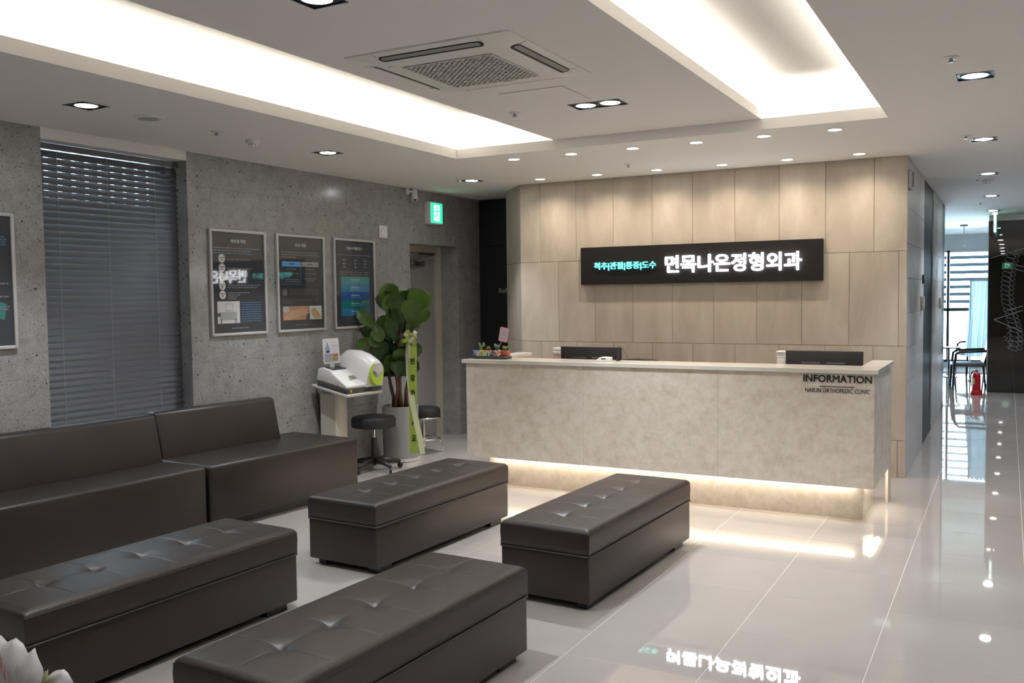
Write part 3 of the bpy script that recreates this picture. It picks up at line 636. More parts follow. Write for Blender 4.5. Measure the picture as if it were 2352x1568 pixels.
# thank-you card on a stick
o = thing('gift_card', 'small pink bordered card on a stick in the cactus tray', 'card', (-3.735, 6.675, 1.141))
T = Matrix.Translation((-3.688, 6.67, 1.272)) @ Matrix.Rotation(math.radians(-10), 4, 'Y').inverted()
T = Matrix.Translation((-3.683, 6.67, 1.272)) @ Matrix.Rotation(math.radians(11), 4, 'Y')
def rrect(w, h, r, n=5):
    return [(sx*(w/2-r)+r*math.cos(a0+q*PI/2/n), sy*(h/2-r)+r*math.sin(a0+q*PI/2/n)) for sx, sy, a0 in ((1, 1, 0), (-1, 1, PI/2), (-1, -1, PI), (1, -1, 3*PI/2)) for q in range(n+1)]
cd = MB().prism(rrect(.088, .122, .012), 'y', -.0008, .0008).xf(T).build('card', mat('card_pink', (.62, .16, .30), .5), o)
MB().prism(rrect(.080, .114, .010), 'y', -.0014, -.0008).xf(T).build('face', mat('card_face', (.64, .52, .55), .5), cd)
m = MB()
for z, w in ((.035, .012), (.022, .052), (.010, .03), (-.002, .056), (-.032, .040)):
    m.box(-w/2, w/2, -.0018, -.0014, z-.0015, z+.0015)
m.xf(T).build('print_line', mat('card_ink', (.35, .3, .33), .6), cd)
MB().tube([(-3.745, 6.676, 1.142), (-3.700, 6.674, 1.232)], .002, 6).build('stick', mat('clear_stick', (.6, .6, .6), .3), o)

def monitor(x0, x1, y, label, tilt=0):
    o = thing('computer_monitor', label, 'monitor', ((x0+x1)/2, y, .745), group='monitors on the desk'); xm = (x0+x1)/2
    box('back_shell', mat('monitor_back', (.024, .024, .026), .38), x0, x1, y-.012, y+.012, .855, 1.162, parent=o, bevel=.003)
    box('bulge', BPLA, xm-.16, xm+.16, y-.035, y-.0115, .88, 1.08, parent=o, bevel=.01); box('screen', mat('screen_glow', (.02, .02, .02), .1, emit=(.6, .7, .9), es=.4), x0+.008, x1-.008, y+.012, y+.0135, .865, 1.154, parent=o)
    box('logo_mark', mat('logo_black', (.008, .008, .008), .2), xm-.022, xm+.022, y-.0365, y-.035, 1.073, 1.079, parent=o)
    MB().box(xm-.03, xm+.03, y-.03, y+.005, .755, .90).build('neck', BPLA, o); box('foot', BPLA, xm-.12, xm+.12, y-.09, y+.09, .7455, .757, parent=o, bevel=.003)
monitor(-1.458, -.913, 7.0, 'black computer monitor at the right end of the desk'); monitor(-3.314, -2.772, 7.0, 'black computer monitor near the left end of the desk')
o = thing('paper_box', 'small white box on a pink box left of the left monitor', 'box', (-3.37, 7.05, .745)); box('box_base', mat('pink_box', (.60, .40, .42), .6), -3.40, -3.335, 7.02, 7.08, .7455, 1.094, parent=o); box('box_top', WPLA, -3.402, -3.333, 7.018, 7.082, 1.094, 1.122, parent=o, bevel=.003); box('lid', WPLA, -3.402, -3.333, 7.018, 7.082, 1.124, 1.149, parent=o, bevel=.003)
o = thing('label_printer', 'small white printer left of the right monitor', 'printer', (-1.5, 7.05, .745)); box('body', WPLA, -1.53, -1.462, 7.02, 7.12, .7455, 1.137, parent=o, bevel=.003); box('lid', WPLA, -1.535, -1.475, 7.016, 7.124, 1.138, 1.152, parent=o, bevel=.003); box('seam', GREYP, -1.5305, -1.4615, 7.0195, 7.1205, 1.105, 1.107, parent=o)
o = thing('desk_phone', 'small white angled terminal on the counter top', 'phone', (-2.76, 6.68, 1.07)); MB().prism([(-2.84, 1.0705), (-2.735, 1.0705), (-2.735, 1.103), (-2.80, 1.106), (-2.845, 1.078)], 'y', 6.62, 6.72).build('body', WPLA, o, bevel=.003)
box('display', mat('lcd_dark', (.05, .07, .07), .2), -2.79, -2.752, 6.6185, 6.62, 1.089, 1.099, parent=o); MB().prism([(-2.80, 1.106), (-2.845, 1.0785), (-2.845, 1.080), (-2.80, 1.1075)], 'y', 6.64, 6.70).build('keypad', GREYP, o)
o = thing('antenna', 'thin black upright antenna beside the white terminal', 'antenna', (-2.705, 6.76, 1.07)); box('foot', BPLA, -2.72, -2.69, 6.745, 6.775, 1.0705, 1.076, parent=o); MB().tube([(-2.705, 6.76, 1.075), (-2.703, 6.76, 1.13), (-2.702, 6.76, 1.19)], [.008, .007, .005], 8).build('rod', BPLA, o, smooth=True)
MB().tube([(-2.70, 6.76, 1.19), (-2.67, 6.77, 1.17), (-2.65, 6.79, 1.12), (-2.642, 6.81, 1.073)], .0012, 5).build('wire', BPLA, o)
def office_chair(x, y, top, label):
    o = thing('office_chair', label, 'chair', (x, y, 0), group='office chairs behind the desk')
    MB().prism([(x-.22+.02*0, .62), (x+.22, .62), (x+.23, top-.05), (x+.17, top-.008), (x, top), (x-.17, top-.008), (x-.23, top-.05)], 'y', y+.20, y+.245).build('backrest', FABRIC, o, bevel=.012)
    box('seat', FABRIC, x-.24, x+.24, y-.24, y+.22, .42, .50, parent=o, bevel=.025, seg=3); MB().tube([(x, y, .08), (x, y, .42)], .028, 12).build('column', CHROME, o); MB().tube([(x, y+.1, .41), (x, y+.24, .45), (x, y+.252, .68)], .018, 8).build('back_support', BPLA, o)
    for k in range(5):
        a = k*2*PI/5+.3; MB().tube([(x, y, .10), (x+.28*math.cos(a), y+.28*math.sin(a), .065)], [.022, .014], 8).build('leg', BPLA, o); MB().lathe([(.024, -.012), (.026, 0), (.024, .012)], (x+.28*math.cos(a), y+.28*math.sin(a), .0265), 12, 'x').build('caster', BPLA, o, smooth=True)
office_chair(-2.93, 7.62, 1.012, 'black office chair behind the desk, only its curved top showing')

# ------------------------------------------------------------------ posters
def poster(y0, y1, label, content):
    z0, z1 = 1.302, 2.153; o = thing('framed_poster', label, 'poster', (XL+.012, (y0+y1)/2, z0), group='dark framed notices on the stone wall'); x = XL+.001
    fw = .022
    MB().box(x, x+.024, y0, y0+fw, z0, z1).build('frame_side', FRAME, o, bevel=.003); MB().box(x, x+.024, y1-fw, y1, z0, z1).build('frame_side', FRAME, o, bevel=.003)
    MB().box(x, x+.024, y0+fw, y1-fw, z0, z0+fw).build('frame_rail', FRAME, o, bevel=.003); MB().box(x, x+.024, y0+fw, y1-fw, z1-fw, z1).build('frame_rail', FRAME, o, bevel=.003)
    px = x+.012; box('print', PRINT, x, px, y0+fw, y1-fw, z0+fw, z1-fw, parent=o)
    iy0, iw, iz1, ih = y0+fw, y1-y0-2*fw, z1-fw, z1-z0-2*fw
    U = lambda u: iy0+iw*u; V = lambda v: iz1-ih*v; lev = [0]
    def rect(u0, u1, v0, v1, m, nm='print_block', lift=.0004): return box(nm, m, px, px+lift, U(u0), U(u1), V(v1), V(v0), parent=o)
    rnd = random.Random(int(y0*100))
    def lines(specs, m, nm='print_line', h=.009):
        mb = MB()
        for u0, u1, v in specs:
            u = u0
            while u < u1-.01:
                w = min(.02+.05*rnd.random(), u1-u); mb.box(px, px+.0008, U(u), U(u+w), V(v)-h/2, V(v)+h/2); u += w+.012
        return mb.build(nm, m, o)
    def outline(u0, u1, v0, v1, m, w=.002):
        MB().box(px, px+.0006, U(u0), U(u0)+w, V(v1), V(v0)).box(px, px+.0006, U(u1)-w, U(u1), V(v1), V(v0)).box(px, px+.0006, U(u0), U(u1), V(v0)-w, V(v0)).box(px, px+.0006, U(u0), U(u1), V(v1), V(v1)+w).build('print_outline', m, o)
    def disc(u, v, r, m, nm='print_disc'): return MB().lathe([(r, px), (r, px+.0005)], (0, U(u), V(v)), 24, 'x').build(nm, m, o)
    def title(s, v, w): text('title', s, INKW, o, LEFTW, (px, U(.5), V(v)), width=w, extrude=.0006, bold=.012); lines([(.32, .68, v-.042)], INKB, 'print_line', .002); lines([(.32, .68, v+.042)], INKB, 'print_line', .002)
    content(rect, lines, outline, disc, title, U, V, px, o)
    return o
SKIN = mat('print_skin', (.42, .25, .16), .05); SKIN2 = mat('print_skin_light', (.52, .33, .22), .05); PAPER = mat('print_paper', (.60, .60, .62), .05)
def p1(rect, lines, outline, disc, title, U, V, px, o):
    title('체외충격파', .085, .17)
    lines([(.04, .92, .155), (.04, .75, .18)], INKG); lines([(.04, .78, .207)], INKB)
    for k, v in enumerate((.26, .352, .444, .53, .62)):
        d = disc(.185, v, .035, INKW); mb = MB().box(px+.0005, px+.0009, U(.14), U(.23), V(v-.006), V(v-.012)).box(px+.0005, px+.0009, U(.175), U(.195), V(v+.022), V(v+.004)); mb.build('disc_mark', mat('print_dark', (.08, .08, .09), .1), o)
    lines([(.28, .74, .268), (.28, .76, .36), (.28, .92, .525), (.28, .85, .548), (.28, .70, .60), (.29, .52, .622), (.29, .45, .642), (.29, .43, .660)], INKG)
    rect(.08, .50, .685, .905, PAPER, 'photo')
    MB().box(px+.0004, px+.0009, U(.12), U(.44), V(.875), V(.79)).build('photo_device', mat('print_device', (.33, .37, .35), .1), o); MB().box(px+.0004, px+.0009, U(.23), U(.37), V(.785), V(.705)).build('photo_screen', mat('print_device2', (.38, .42, .43), .1), o)
    MB().box(px+.0009, px+.0012, U(.245), U(.355), V(.772), V(.715)).build('photo_display', PAPER, o); MB().box(px+.0004, px+.0010, U(.08), U(.135), V(.835), V(.80)).build('photo_knob', mat('print_dark', (.08, .08, .09), .1), o); MB().box(px+.0004, px+.0010, U(.14), U(.155), V(.905), V(.86)).box(px+.0004, px+.0010, U(.41), U(.425), V(.905), V(.86)).build('photo_leg', mat('print_dark', (.08, .08, .09), .1), o)
    lines([(.53, .92, .70+.0235*k) for k in range(9)], INKB, h=.007); lines([(.34, .66, .955)], INKG)
def p2(rect, lines, outline, disc, title, U, V, px, o):
    title('도수 치료', .085, .145); lines([(.07, .90, .165), (.07, .90, .193), (.07, .40, .22)], INKG)
    rect(.08, .49, .265, .318, mat('print_sky', (.13, .36, .68), .05)); rect(.505, .90, .265, .318, mat('print_tab', (.30, .32, .33), .05)); lines([(.24, .34, .292)], mat('print_navy', (.02, .05, .12), .1)); lines([(.65, .75, .292)], mat('print_navy', (.02, .05, .12), .1))
    outline(.08, .49, .318, .51, mat('print_sky', (.13, .36, .68), .05)); outline(.505, .90, .318, .51, mat('print_rule', (.10, .10, .11), .1))
    lines([(.18, .40, .345), (.12, .46, .395), (.15, .45, .46), (.14, .46, .482)], INKG, h=.008); lines([(.60, .78, .345), (.58, .84, .395), (.58, .86, .45), (.62, .78, .472)], INKG, h=.008)
    disc(.13, .60, .032, mat('print_ring', (.14, .14, .15), .1)); lines([(.10, .17, .595), (.10, .17, .608)], INKG, h=.006)
    lines([(.22, .88, .565+.02*k) for k in range(4)], mat('print_dim', (.14, .14, .145), .1), h=.006); lines([(.08, .88, .675), (.08, .88, .695), (.08, .36, .715)], mat('print_dim', (.14, .14, .145), .1), h=.006)
    rect(.08, .665, .75, .90, SKIN, 'photo'); rect(.672, .95, .75, .90, PAPER, 'photo')
    MB().prism([(U(.10), V(.88)), (U(.26), V(.80)), (U(.50), V(.765)), (U(.60), V(.78)), (U(.62), V(.84)), (U(.40), V(.87)), (U(.20), V(.90))], 'x', px+.0004, px+.0008).build('photo_hand', SKIN2, o)
    MB().prism([(U(.08), V(.75)), (U(.2), V(.75)), (U(.22), V(.80)), (U(.14), V(.82)), (U(.08), V(.80))], 'x', px+.0004, px+.0009).build('photo_cloth', mat('print_cloth', (.40, .40, .46), .1), o); MB().prism([(U(.60), V(.85)), (U(.665), V(.83)), (U(.665), V(.90)), (U(.59), V(.90))], 'x', px+.0004, px+.0009).build('photo_shadow', mat('print_dark', (.08, .08, .09), .1), o)
    MB().prism([(U(.70), V(.79)), (U(.80), V(.775)), (U(.93), V(.86)), (U(.92), V(.89)), (U(.80), V(.89)), (U(.72), V(.85))], 'x', px+.0004, px+.0009).build('photo_hand', mat('print_skin3', (.50, .34, .17), .05), o)
    lines([(.36, .64, .955)], mat('print_dim', (.14, .14, .145), .1))
def p3(rect, lines, outline, disc, title, U, V, px, o):
    title('맞춤수액클리닉', .085, .235); lines([(.06, .92, .165)], INKG, h=.008)
    for u0, u1 in ((.14, .32), (.44, .61), (.71, .86)):
        outline(u0, u1, .195, .345, INKB); lines([(u0+.045, u1-.045, v) for v in (.225, .265, .305)], INKG, h=.016)
    lines([(.12, .34, .365), (.36, .70, .365), (.76, .88, .365), (.12, .30, .392), (.36, .70, .392), (.74, .88, .392)], INKG, h=.008)
    for k, cc in enumerate(((.07, .28, .28), (.05, .22, .42), (.04, .10, .34), (.02, .20, .20), (.03, .20, .38))):
        v = .415+.0935*k; rect(.14, .88, v, v+.092, mat('band_%d' % k, cc, .05), 'band'); lines([(.40, .62, v+.038)], mat('band_ink', (.32, .42, .46), .1), 'band_text', .015); lines([(.38, .66, v+.065)], mat('band_ink2', (.16, .30, .36), .1), 'band_text', .007)
    lines([(.40, .60, .955)], mat('print_rule', (.10, .10, .11), .1))
def p0(rect, lines, outline, disc, title, U, V, px, o):
    lines([(.80, .95, v) for v in (.16, .18, .2, .22)], INKB); lines([(.86, .96, .52), (.84, .96, .62), (.82, .96, .70), (.82, .96, .72)], INKG)
    MB().prism([(U(.80), V(.78)), (U(.86), V(.66)), (U(.93), V(.68)), (U(.9), V(.80))], 'x', px, px+.0005).build('print_shape', mat('print_teal', (.06, .22, .24), .1), o)
poster(5.232, 5.852, 'framed dark poster with white discs and a machine photo, nearest the window', p1)
poster(5.980, 6.606, 'middle framed dark poster with blue table tab and hand photos', p2)
poster(6.738, 7.366, 'framed dark poster with five blue and green bands behind the plant', p3)
poster(3.000, 3.622, 'framed dark poster left of the window blind, cut by the photo edge', p0)

# wall devices
o = thing('wall_chime', 'small white square chime with round button near the third poster', 'chime', (XL, 7.525, 2.185)); box('plate', WPLA, XL+.0005, XL+.016, 7.46, 7.592, 2.185, 2.312, parent=o, bevel=.006)
MB().lathe([(.048, XL+.016), (.042, XL+.024), (.022, XL+.026)], (0, 7.526, 2.236), 24, 'x').build('dome', WPLA, o, smooth=True)
o = thing('security_camera', 'white bullet camera under the ceiling beside the exit sign', 'camera', (XL, 7.99, 2.60)); box('mount', WPLA, XL, XL+.035, 7.93, 7.965, 2.66, 2.722, parent=o, bevel=.004); MB().tube([(XL+.03, 7.947, 2.69), (XL+.06, 7.98, 2.685)], .009, 8).build('arm', WPLA, o)
MB().tube([(XL+.055, 8.02, 2.70), (XL+.085, 7.985, 2.60)], .032, 14).build('body', WPLA, o, smooth=True, angle=.7); MB().tube([(XL+.0848, 7.9853, 2.601), (XL+.086, 7.984, 2.597)], .016, 12).build('lens', BPLA, o)
GREEN = mat('exit_green', (.02, .45, .25), .4, emit=(.015, .42, .20), es=1.1); EXW = mat('exit_white', (1, 1, 1), .4, emit=(.62, 1, .82), es=1.6)
def exit_sign(name, label, x, y0, y1, z0, z1, M=None):
    o = thing(name, label, 'exit sign', (x, (y0+y1)/2, z0)); box('housing', WPLA, x, x+.075, y0, y1, z0, z1, parent=o, bevel=.004); box('face', GREEN, x+.075, x+.078, y0+.012, y1-.012, z0+.012, z1-.012, parent=o)
    yc, zc = (y0+y1)/2, (z0+z1)/2; Y = lambda u: yc+u*(y1-y0); Z = lambda v: zc+v*(z1-z0); xx = x+.078
    MB().prism([(Y(-.22), Z(-.36)), (Y(.22), Z(-.36)), (Y(.22), Z(.36)), (Y(-.22), Z(.36))], 'x', xx, xx+.0005).build('door_symbol', EXW, o)
    m = MB().lathe([(.018, xx+.0005), (.018, xx+.001)], (0, Y(.06), Z(.24)), 14, 'x')
    for pts in ([(.0, .16), (.05, -.04)], [(.0, .12), (-.14, .04), (-.12, -.06)], [(.02, .12), (.15, .05), (.18, .12)], [(.04, -.04), (.12, -.18), (.06, -.32)], [(.04, -.04), (-.08, -.16), (-.18, -.18)]):
        for a, b in zip(pts[:-1], pts[1:]):
            A = Vector((0, Y(a[0]), Z(a[1]))); B = Vector((0, Y(b[0]), Z(b[1]))); d = (B-A).normalized(); nn = Vector((0, -d.z, d.y))*.008
            m.add([(xx+.0008, p.y, p.z) for p in (A-nn, B-nn, B+nn, A+nn)], [(0, 1, 2, 3)])
    m.build('running_figure', GREEN, o); return o
exit_sign('exit_sign', 'green lit running-figure exit sign on the stone wall above the door', XL, 8.285, 8.535, 2.375, 2.612)
o = thing('hanging_exit_sign', 'thin hanging exit sign seen edge-on by the dark glass wall', 'exit sign', (-.185, 15.3, 2.40)); box('mount', WPLA, -.22, -.15, 15.2, 15.4, 2.68, ZC, parent=o); box('panel', WPLA, -.20, -.17, 15.12, 15.46, 2.42, 2.68, parent=o, bevel=.003); box('face', GREEN, -.17, -.168, 15.13, 15.45, 2.43, 2.67, parent=o); box('face', GREEN, -.202, -.20, 15.13, 15.45, 2.43, 2.67, parent=o)
ro = exit_sign('rear_exit_sign', 'green exit sign on the dark rear wall', 0, -.16, .16, 2.28, 2.50); ro.location = (-.05, Y0, 2.28); ro.rotation_euler = (0, 0, PI/2)

# ------------------------------------------------------------------ benches
def bench_proto():
    W, L, H, ZS, ZB = .52, 1.45, .418, .283, .04
    o = thing('tufted_bench', '', 'bench', (0, 0, 0), group='tufted leather benches'); hw, hl = W/2, L/2
    btn = [-.49, -.245, 0, .245, .49]; R_ = .032
    ed = [0, .002, .006, .012, .02, .03, .045]
    def axis(h, extra, step):
        v = set()
        for d in ed: v.add(round(h-d, 4)); v.add(round(-h+d, 4))
        x = -h+.06
        while x < h-.06+1e-6: v.add(round(x, 4)); x += step
        for e in extra:
            for q in (-.02, -.012, -.007, -.003, 0, .003, .007, .012, .02): v.add(round(e+q, 4))
        s = sorted(v); out = [s[0]]
        for a in s[1:]:
            if a-out[-1] > .0015: out.append(a)
        out[-1] = h; return out
    xs = axis(hw, [0], .02); ys = axis(hl, btn, .022)
    def height(x, y):
        d = min(hw-abs(x), hl-abs(y)); drop = R_-math.sqrt(max(0, R_*R_-(R_-d)**2)) if d < R_ else 0
        z = H+.010*(1-(x/hw)**2)*(1-(y/hl)**6)-drop
        for b in btn:
            r2 = x*x+(y-b)**2; z -= .013*math.exp(-r2/(2*.034**2))+.010*math.exp(-r2/(2*.013**2))
            z -= .003*math.exp(-abs(y-b)/.005)*(1-(x/hw)**4)
        z -= .004*math.exp(-abs(x)/.006)*(1 if abs(y) > .49 else .25)*(1-(y/hl)**8)
        return z
    m = MB(); nx, ny = len(xs), len(ys)
    m.v = [(x, y, height(x, y)) for y in ys for x in xs]; m.f = [(j*nx+i, j*nx+i+1, (j+1)*nx+i+1, (j+1)*nx+i) for j in range(ny-1) for i in range(nx-1)]
    per = [i for i in range(nx)]+[j*nx+nx-1 for j in range(1, ny)]+[(ny-1)*nx+i for i in range(nx-2, -1, -1)]+[j*nx for j in range(ny-2, 0, -1)]
    b0 = len(m.v); zz = [.36, .32, ZS+.006, ZS]
    for q, z in enumerate(zz):
        ins = .006 if z == ZS else (0 if q else -.0015)
        for p in per: x, y, _ = m.v[p]; m.v.append((max(-hw+ins, min(hw-ins, x*(1-ins/hw) if True else x)), y*(1-ins/hl), z))
    n = len(per)
    for k in range(n):
        m.f.append((per[k], per[(k+1) % n], b0+(k+1) % n, b0+k))
        for q in range(len(zz)-1): m.f.append((b0+q*n+k, b0+q*n+(k+1) % n, b0+(q+1)*n+(k+1) % n, b0+(q+1)*n+k))
    m.build('cushion', LEATHER, o, local=True, smooth=True, angle=.9)
    MB().box(-hw+.002, hw-.002, -hl+.002, hl-.002, ZB, ZS-.001).build('base', LEATHER, o, local=True, bevel=.008, seg=3)
    pts = []
    for sx, sy, a0 in ((1, 1, 0), (-1, 1, PI/2), (-1, -1, PI), (1, -1, 3*PI/2)):
        for q in range(5): a = a0+q*PI/8; pts.append((sx*(hw-.01)+.012*math.cos(a), sy*(hl-.01)+.012*math.sin(a), ZS-.001))
    MB().tube(pts, .0048, 7, closed=True).build('piping', LEATHER, o, local=True, smooth=True)
    sp = [(x_*(hw-.004), y_*(hl-.004)) for x_, y_ in ((1, 1), (-1, 1), (-1, -1), (1, -1))]
    zt = .393; MB().tube([(sx*(hw+.0), sy*(hl+.0), zt) for sx, sy in ((1, 1), (-1, 1), (-1, -1), (1, -1))], .0022, 6, closed=True).build('top_seam', LEATHER, o, local=True)
    for b in btn: MB().lathe([(.012, height(0, b)-.003), (.011, height(0, b)+.003), (.005, height(0, b)+.0055)], (0, b, 0), 14).build('button', LEATHER, o, local=True, smooth=True)
    for sx in (-1, 1):
        for sy in (-1, 1): MB().box(sx*(hw-.035), sx*(hw-.095), sy*(hl-.045), sy*(hl-.185), 0, ZB).build('leg', BLACK, o, local=True, bevel=.002, seg=1)
    return o
bp_ = bench_proto()
for k, (x, y, rz, lb) in enumerate(((-2.13, 2.80, -.045, 'brown tufted leather bench in the front centre, nearest the camera'), (-3.50, 2.865, -.045, 'brown tufted leather bench at the lower left, in front of the sofa'),
                                    (-3.385, 4.92, -.050, 'brown tufted leather bench in the middle, between sofa and desk'), (-2.055, 4.90, -.045, 'brown tufted leather bench on the right, nearest the glowing desk base'))):
    b = bp_ if k == 0 else copy_tree(bp_)
    b.location = (x, y, 0); b.rotation_euler = (0, 0, rz); b['label'] = lb

# ------------------------------------------------------------------ sofa units along the wall
def sofa(fx, fy0, rz, L, D, label, back_end):
    """fx,fy0 = front near corner; local x runs back to the wall (negative), y along length"""
    o = thing('sofa_unit', label, 'sofa', (fx, fy0, 0), rz, group='sofa units along the stone wall'); Z = .46
    MB().box(-D, 0, .003, L-.003, .055, Z).build('seat', LEATHER, o, local=True, bevel=.022, seg=4)
    bw = .20; y1 = back_end
    c = MB().prism([(-D+.0, Z-.01), (-D+bw, Z-.01), (-D+bw-.075, .775), (-D+bw-.10, .79), (-D+.03, .79), (-D, .765)], 'y', .022, y1)
    c.build('backrest', LEATHER, o, local=True, bevel=.014, seg=3)
    MB().box(-D+.06, -.07, .05, L-.05, 0, .056).build('plinth', BLACK, o, local=True)
    return o
sofa(-4.765, 4.47, -.095, 1.45, .745, 'brown leather sofa unit with open seat end beside the blood pressure stand', 1.13)
sofa(-4.912, 2.72, -.075, 1.745, .62, 'brown leather sofa unit running off the left edge of the photo', 1.715)

# ------------------------------------------------------------------ blood pressure monitor on stand
Nc = Vector((-5.07, 6.34, .742)); yaw, tl = -.065, .193
u = Vector((-math.sin(yaw), math.cos(yaw), 0)); vh = Vector((-math.cos(yaw), -math.sin(yaw), 0)); v = vh*math.cos(tl)+Vector((0, 0, 1))*math.sin(tl); w = u.cross(v)
BM = Matrix.Identity(4)
for i in range(3): BM[i][0] = u[i]; BM[i][1] = v[i]; BM[i][2] = w[i]; BM[i][3] = Nc[i]
st = thing('machine_stand', 'cream pedestal stand with sloping top holding the blood pressure monitor', 'stand', (-5.31, 6.56, 0))
CREAM = mat('cream_metal', (.60, .57, .50), .4)
MB().box(0, .48, 0, .435, -.026, 0).xf(BM).build('table_top', CREAM, st, bevel=.008, seg=3)
MB().prism([(-5.46, 6.44), (-5.29, 6.44), (-5.27, 6.46), (-5.27, 6.58), (-5.29, 6.60), (-5.46, 6.60)], 'z', .03, .735).build('column', CREAM, st)
MB().box(-5.48, -5.25, 6.40, 6.63, 0, .032).build('base', CREAM, st, bevel=.008)
bpm = thing('blood_pressure_monitor', 'white arm-in blood pressure monitor with lime green cuff ring', 'blood pressure monitor', M=BM)
WBP = mat('monitor_white', (.76, .74, .73), .35); DGR = mat('monitor_charcoal', (.075, .075, .072), .45); LIME = mat('lime_plastic', (.42, .60, .05), .35)
# local axes: x along front edge, y toward wall, z up from the tray
MB().prism([(.015, .02), (.245, .02), (.26, .035), (.33, .035), (.345, .01), (.462, .01), (.475, .03), (.475, .37), (.455, .39), (.03, .39), (.008, .37), (.008, .03)], 'z', .001, .047).build('base', DGR, bpm, local=True, bevel=.006)
MB().prism([(.022, .047), (.022, .072), (.215, .150), (.24, .170), (.345, .172), (.385, .155), (.392, .047)], 'x', .008, .262).build('console', WBP, bpm, local=True, bevel=.009, seg=3)
# arm tunnel: body swept tall and rounded
secs = []
for yy, hh, x0, x1 in ((.012, .262, .252, .475), (.05, .292, .246, .472), (.12, .322, .226, .466), (.22, .338, .212, .45), (.31, .328, .21, .425), (.385, .25, .215, .40)):
    pts = []
    xm, hw_ = (x0+x1)/2, (x1-x0)/2
    for q in range(15):
        a = PI*q/14; ex = .62
        cx_ = math.copysign(abs(math.cos(a))**ex, math.cos(a)); sz = math.sin(a)**ex
        pts.append((xm+hw_*cx_, yy, .047+(hh-.047)*sz))
    secs.append(pts)
m = MB(); n = 15
for s_ in secs: m.v += s_
for i in range(len(secs)-1):
    for k in range(n-1): m.f.append((i*n+k, i*n+k+1, (i+1)*n+k+1, (i+1)*n+k))
    m.f.append((i*n+n-1, i*n, (i+1)*n, (i+1)*n+n-1))
m.f += [tuple(range(n)), tuple((len(secs)-1)*n+k for k in range(n))]
m.build('arm_housing', WBP, bpm, local=True, smooth=True, angle=.9)
# cuff ring on the front, tilted up
RT = Matrix.Translation((.365, .018, .182)) @ Matrix.Rotation(math.radians(-14), 4, 'X') @ Matrix.Rotation(math.radians(8), 4, 'Z')
def ellipse(rx, rz, n_=28, dz=0): return [(rx*math.cos(2*PI*q/n_), dz+rz*math.sin(2*PI*q/n_)) for q in range(n_)]
mo = MB(); out = [(x*1.0, z if z > 0 else z*1.35) for x, z in ellipse(.100, .092)]; inn = ellipse(.072, .070, dz=.010)
mo.v = [(x, -.016, z) for x, z in out]+[(x, -.016, z) for x, z in inn]+[(x, .03, z) for x, z in out]; nn_ = 28
mo.f = [(k, (k+1) % nn_, nn_+(k+1) % nn_, nn_+k) for k in range(nn_)]+[(k, (k+1) % nn_, 2*nn_+(k+1) % nn_, 2*nn_+k) for k in range(nn_)]
mo.xf(RT).build('cuff_ring', LIME, bpm, local=True, smooth=True, angle=.6)
mo = MB(); mo.v = [(x, -.0155, z) for x, z in inn]+[(x*.86, .0, z*.86) for x, z in inn]+[(x*.25, -.004, z*.25+.004) for x, z in inn]
mo.f = [(k, (k+1) % nn_, nn_+(k+1) % nn_, nn_+k) for k in range(nn_)]+[(nn_+k, nn_+(k+1) % nn_, 2*nn_+(k+1) % nn_, 2*nn_+k) for k in range(nn_)]+[tuple(2*nn_+k for k in range(nn_))]
mo.xf(RT).build('cuff_sleeve', mat('cuff_grey', (.16, .17, .19), .5), bpm, local=True, smooth=True)
SLP = math.atan2(.078, .193)
CT = Matrix.Translation((.135, .115, .1105)) @ Matrix.Rotation(SLP, 4, 'X')
CT2 = Matrix.Translation((.135, .285, .1735))
MB().prism(rrect(.20, .095, .006), 'z', 0, .0025).xf(CT2).build('display', mat('lcd_navy', (.012, .02, .03), .12), bpm, local=True)
MB().prism(rrect(.075, .05, .012), 'z', 0, .003).xf(CT @ Matrix.Translation((.055, .015, 0))).build('printer_slot', mat('slot_grey', (.20, .19, .19), .4), bpm, local=True)
MB().lathe([(.016, 0), (.016, .003), (.012, .004)], n=16).xf(CT @ Matrix.Translation((.0, -.01, 0))).build('start_button', mat('button_green', (.25, .55, .12), .4), bpm, local=True)
MB().lathe([(.013, 0.0), (.013, -.006), (.009, -.008)], (.062, .02, .026), 16, 'y').build('stop_button', mat('button_orange', (.75, .38, .02), .4), bpm, local=True)
for x, y, z in ((.0085, .30, .062), (.0085, .13, .062)): MB().lathe([(.005, 0), (.005, -.002)], (x, y, z), 10, 'x').build('screw', DGR, bpm, local=True)
# instruction card clipped to the back of the console
KT = Matrix.Translation((.105, .345, .318)) @ Matrix.Rotation(math.radians(-37), 4, 'Z') @ Matrix.Rotation(math.radians(-10), 4, 'X') @ Matrix.Rotation(math.radians(-9), 4, 'Y')
kc = MB().prism(rrect(.145, .225, .012), 'y', -.0015, .0015).xf(KT).build('instruction_card', mat('card_white', (.74, .73, .74), .25), bpm, local=True)
MB().box(-.02, .02, -.004, .004, -.150, -.105).xf(KT).build('card_clip', mat('clear_clip', (.5, .52, .53), .2), bpm, local=True)
MB().box(-.062, .062, -.0022, -.0015, -.100, -.022).xf(KT).build('card_panel', mat('card_greyblock', (.34, .35, .36), .4), kc, local=True)
for a, cc in (((.008, .05, -.082, -.066), (.16, .34, .08)), ((.012, .054, -.066, -.048), (.62, .24, .04)), ((.016, .056, -.048, -.034), (.55, .07, .03))): MB().box(a[0], a[1], -.0028, -.0022, a[2], a[3]).xf(KT).build('card_chart', mat('chart_%d' % int(cc[0]*100), cc, .4), kc, local=True)
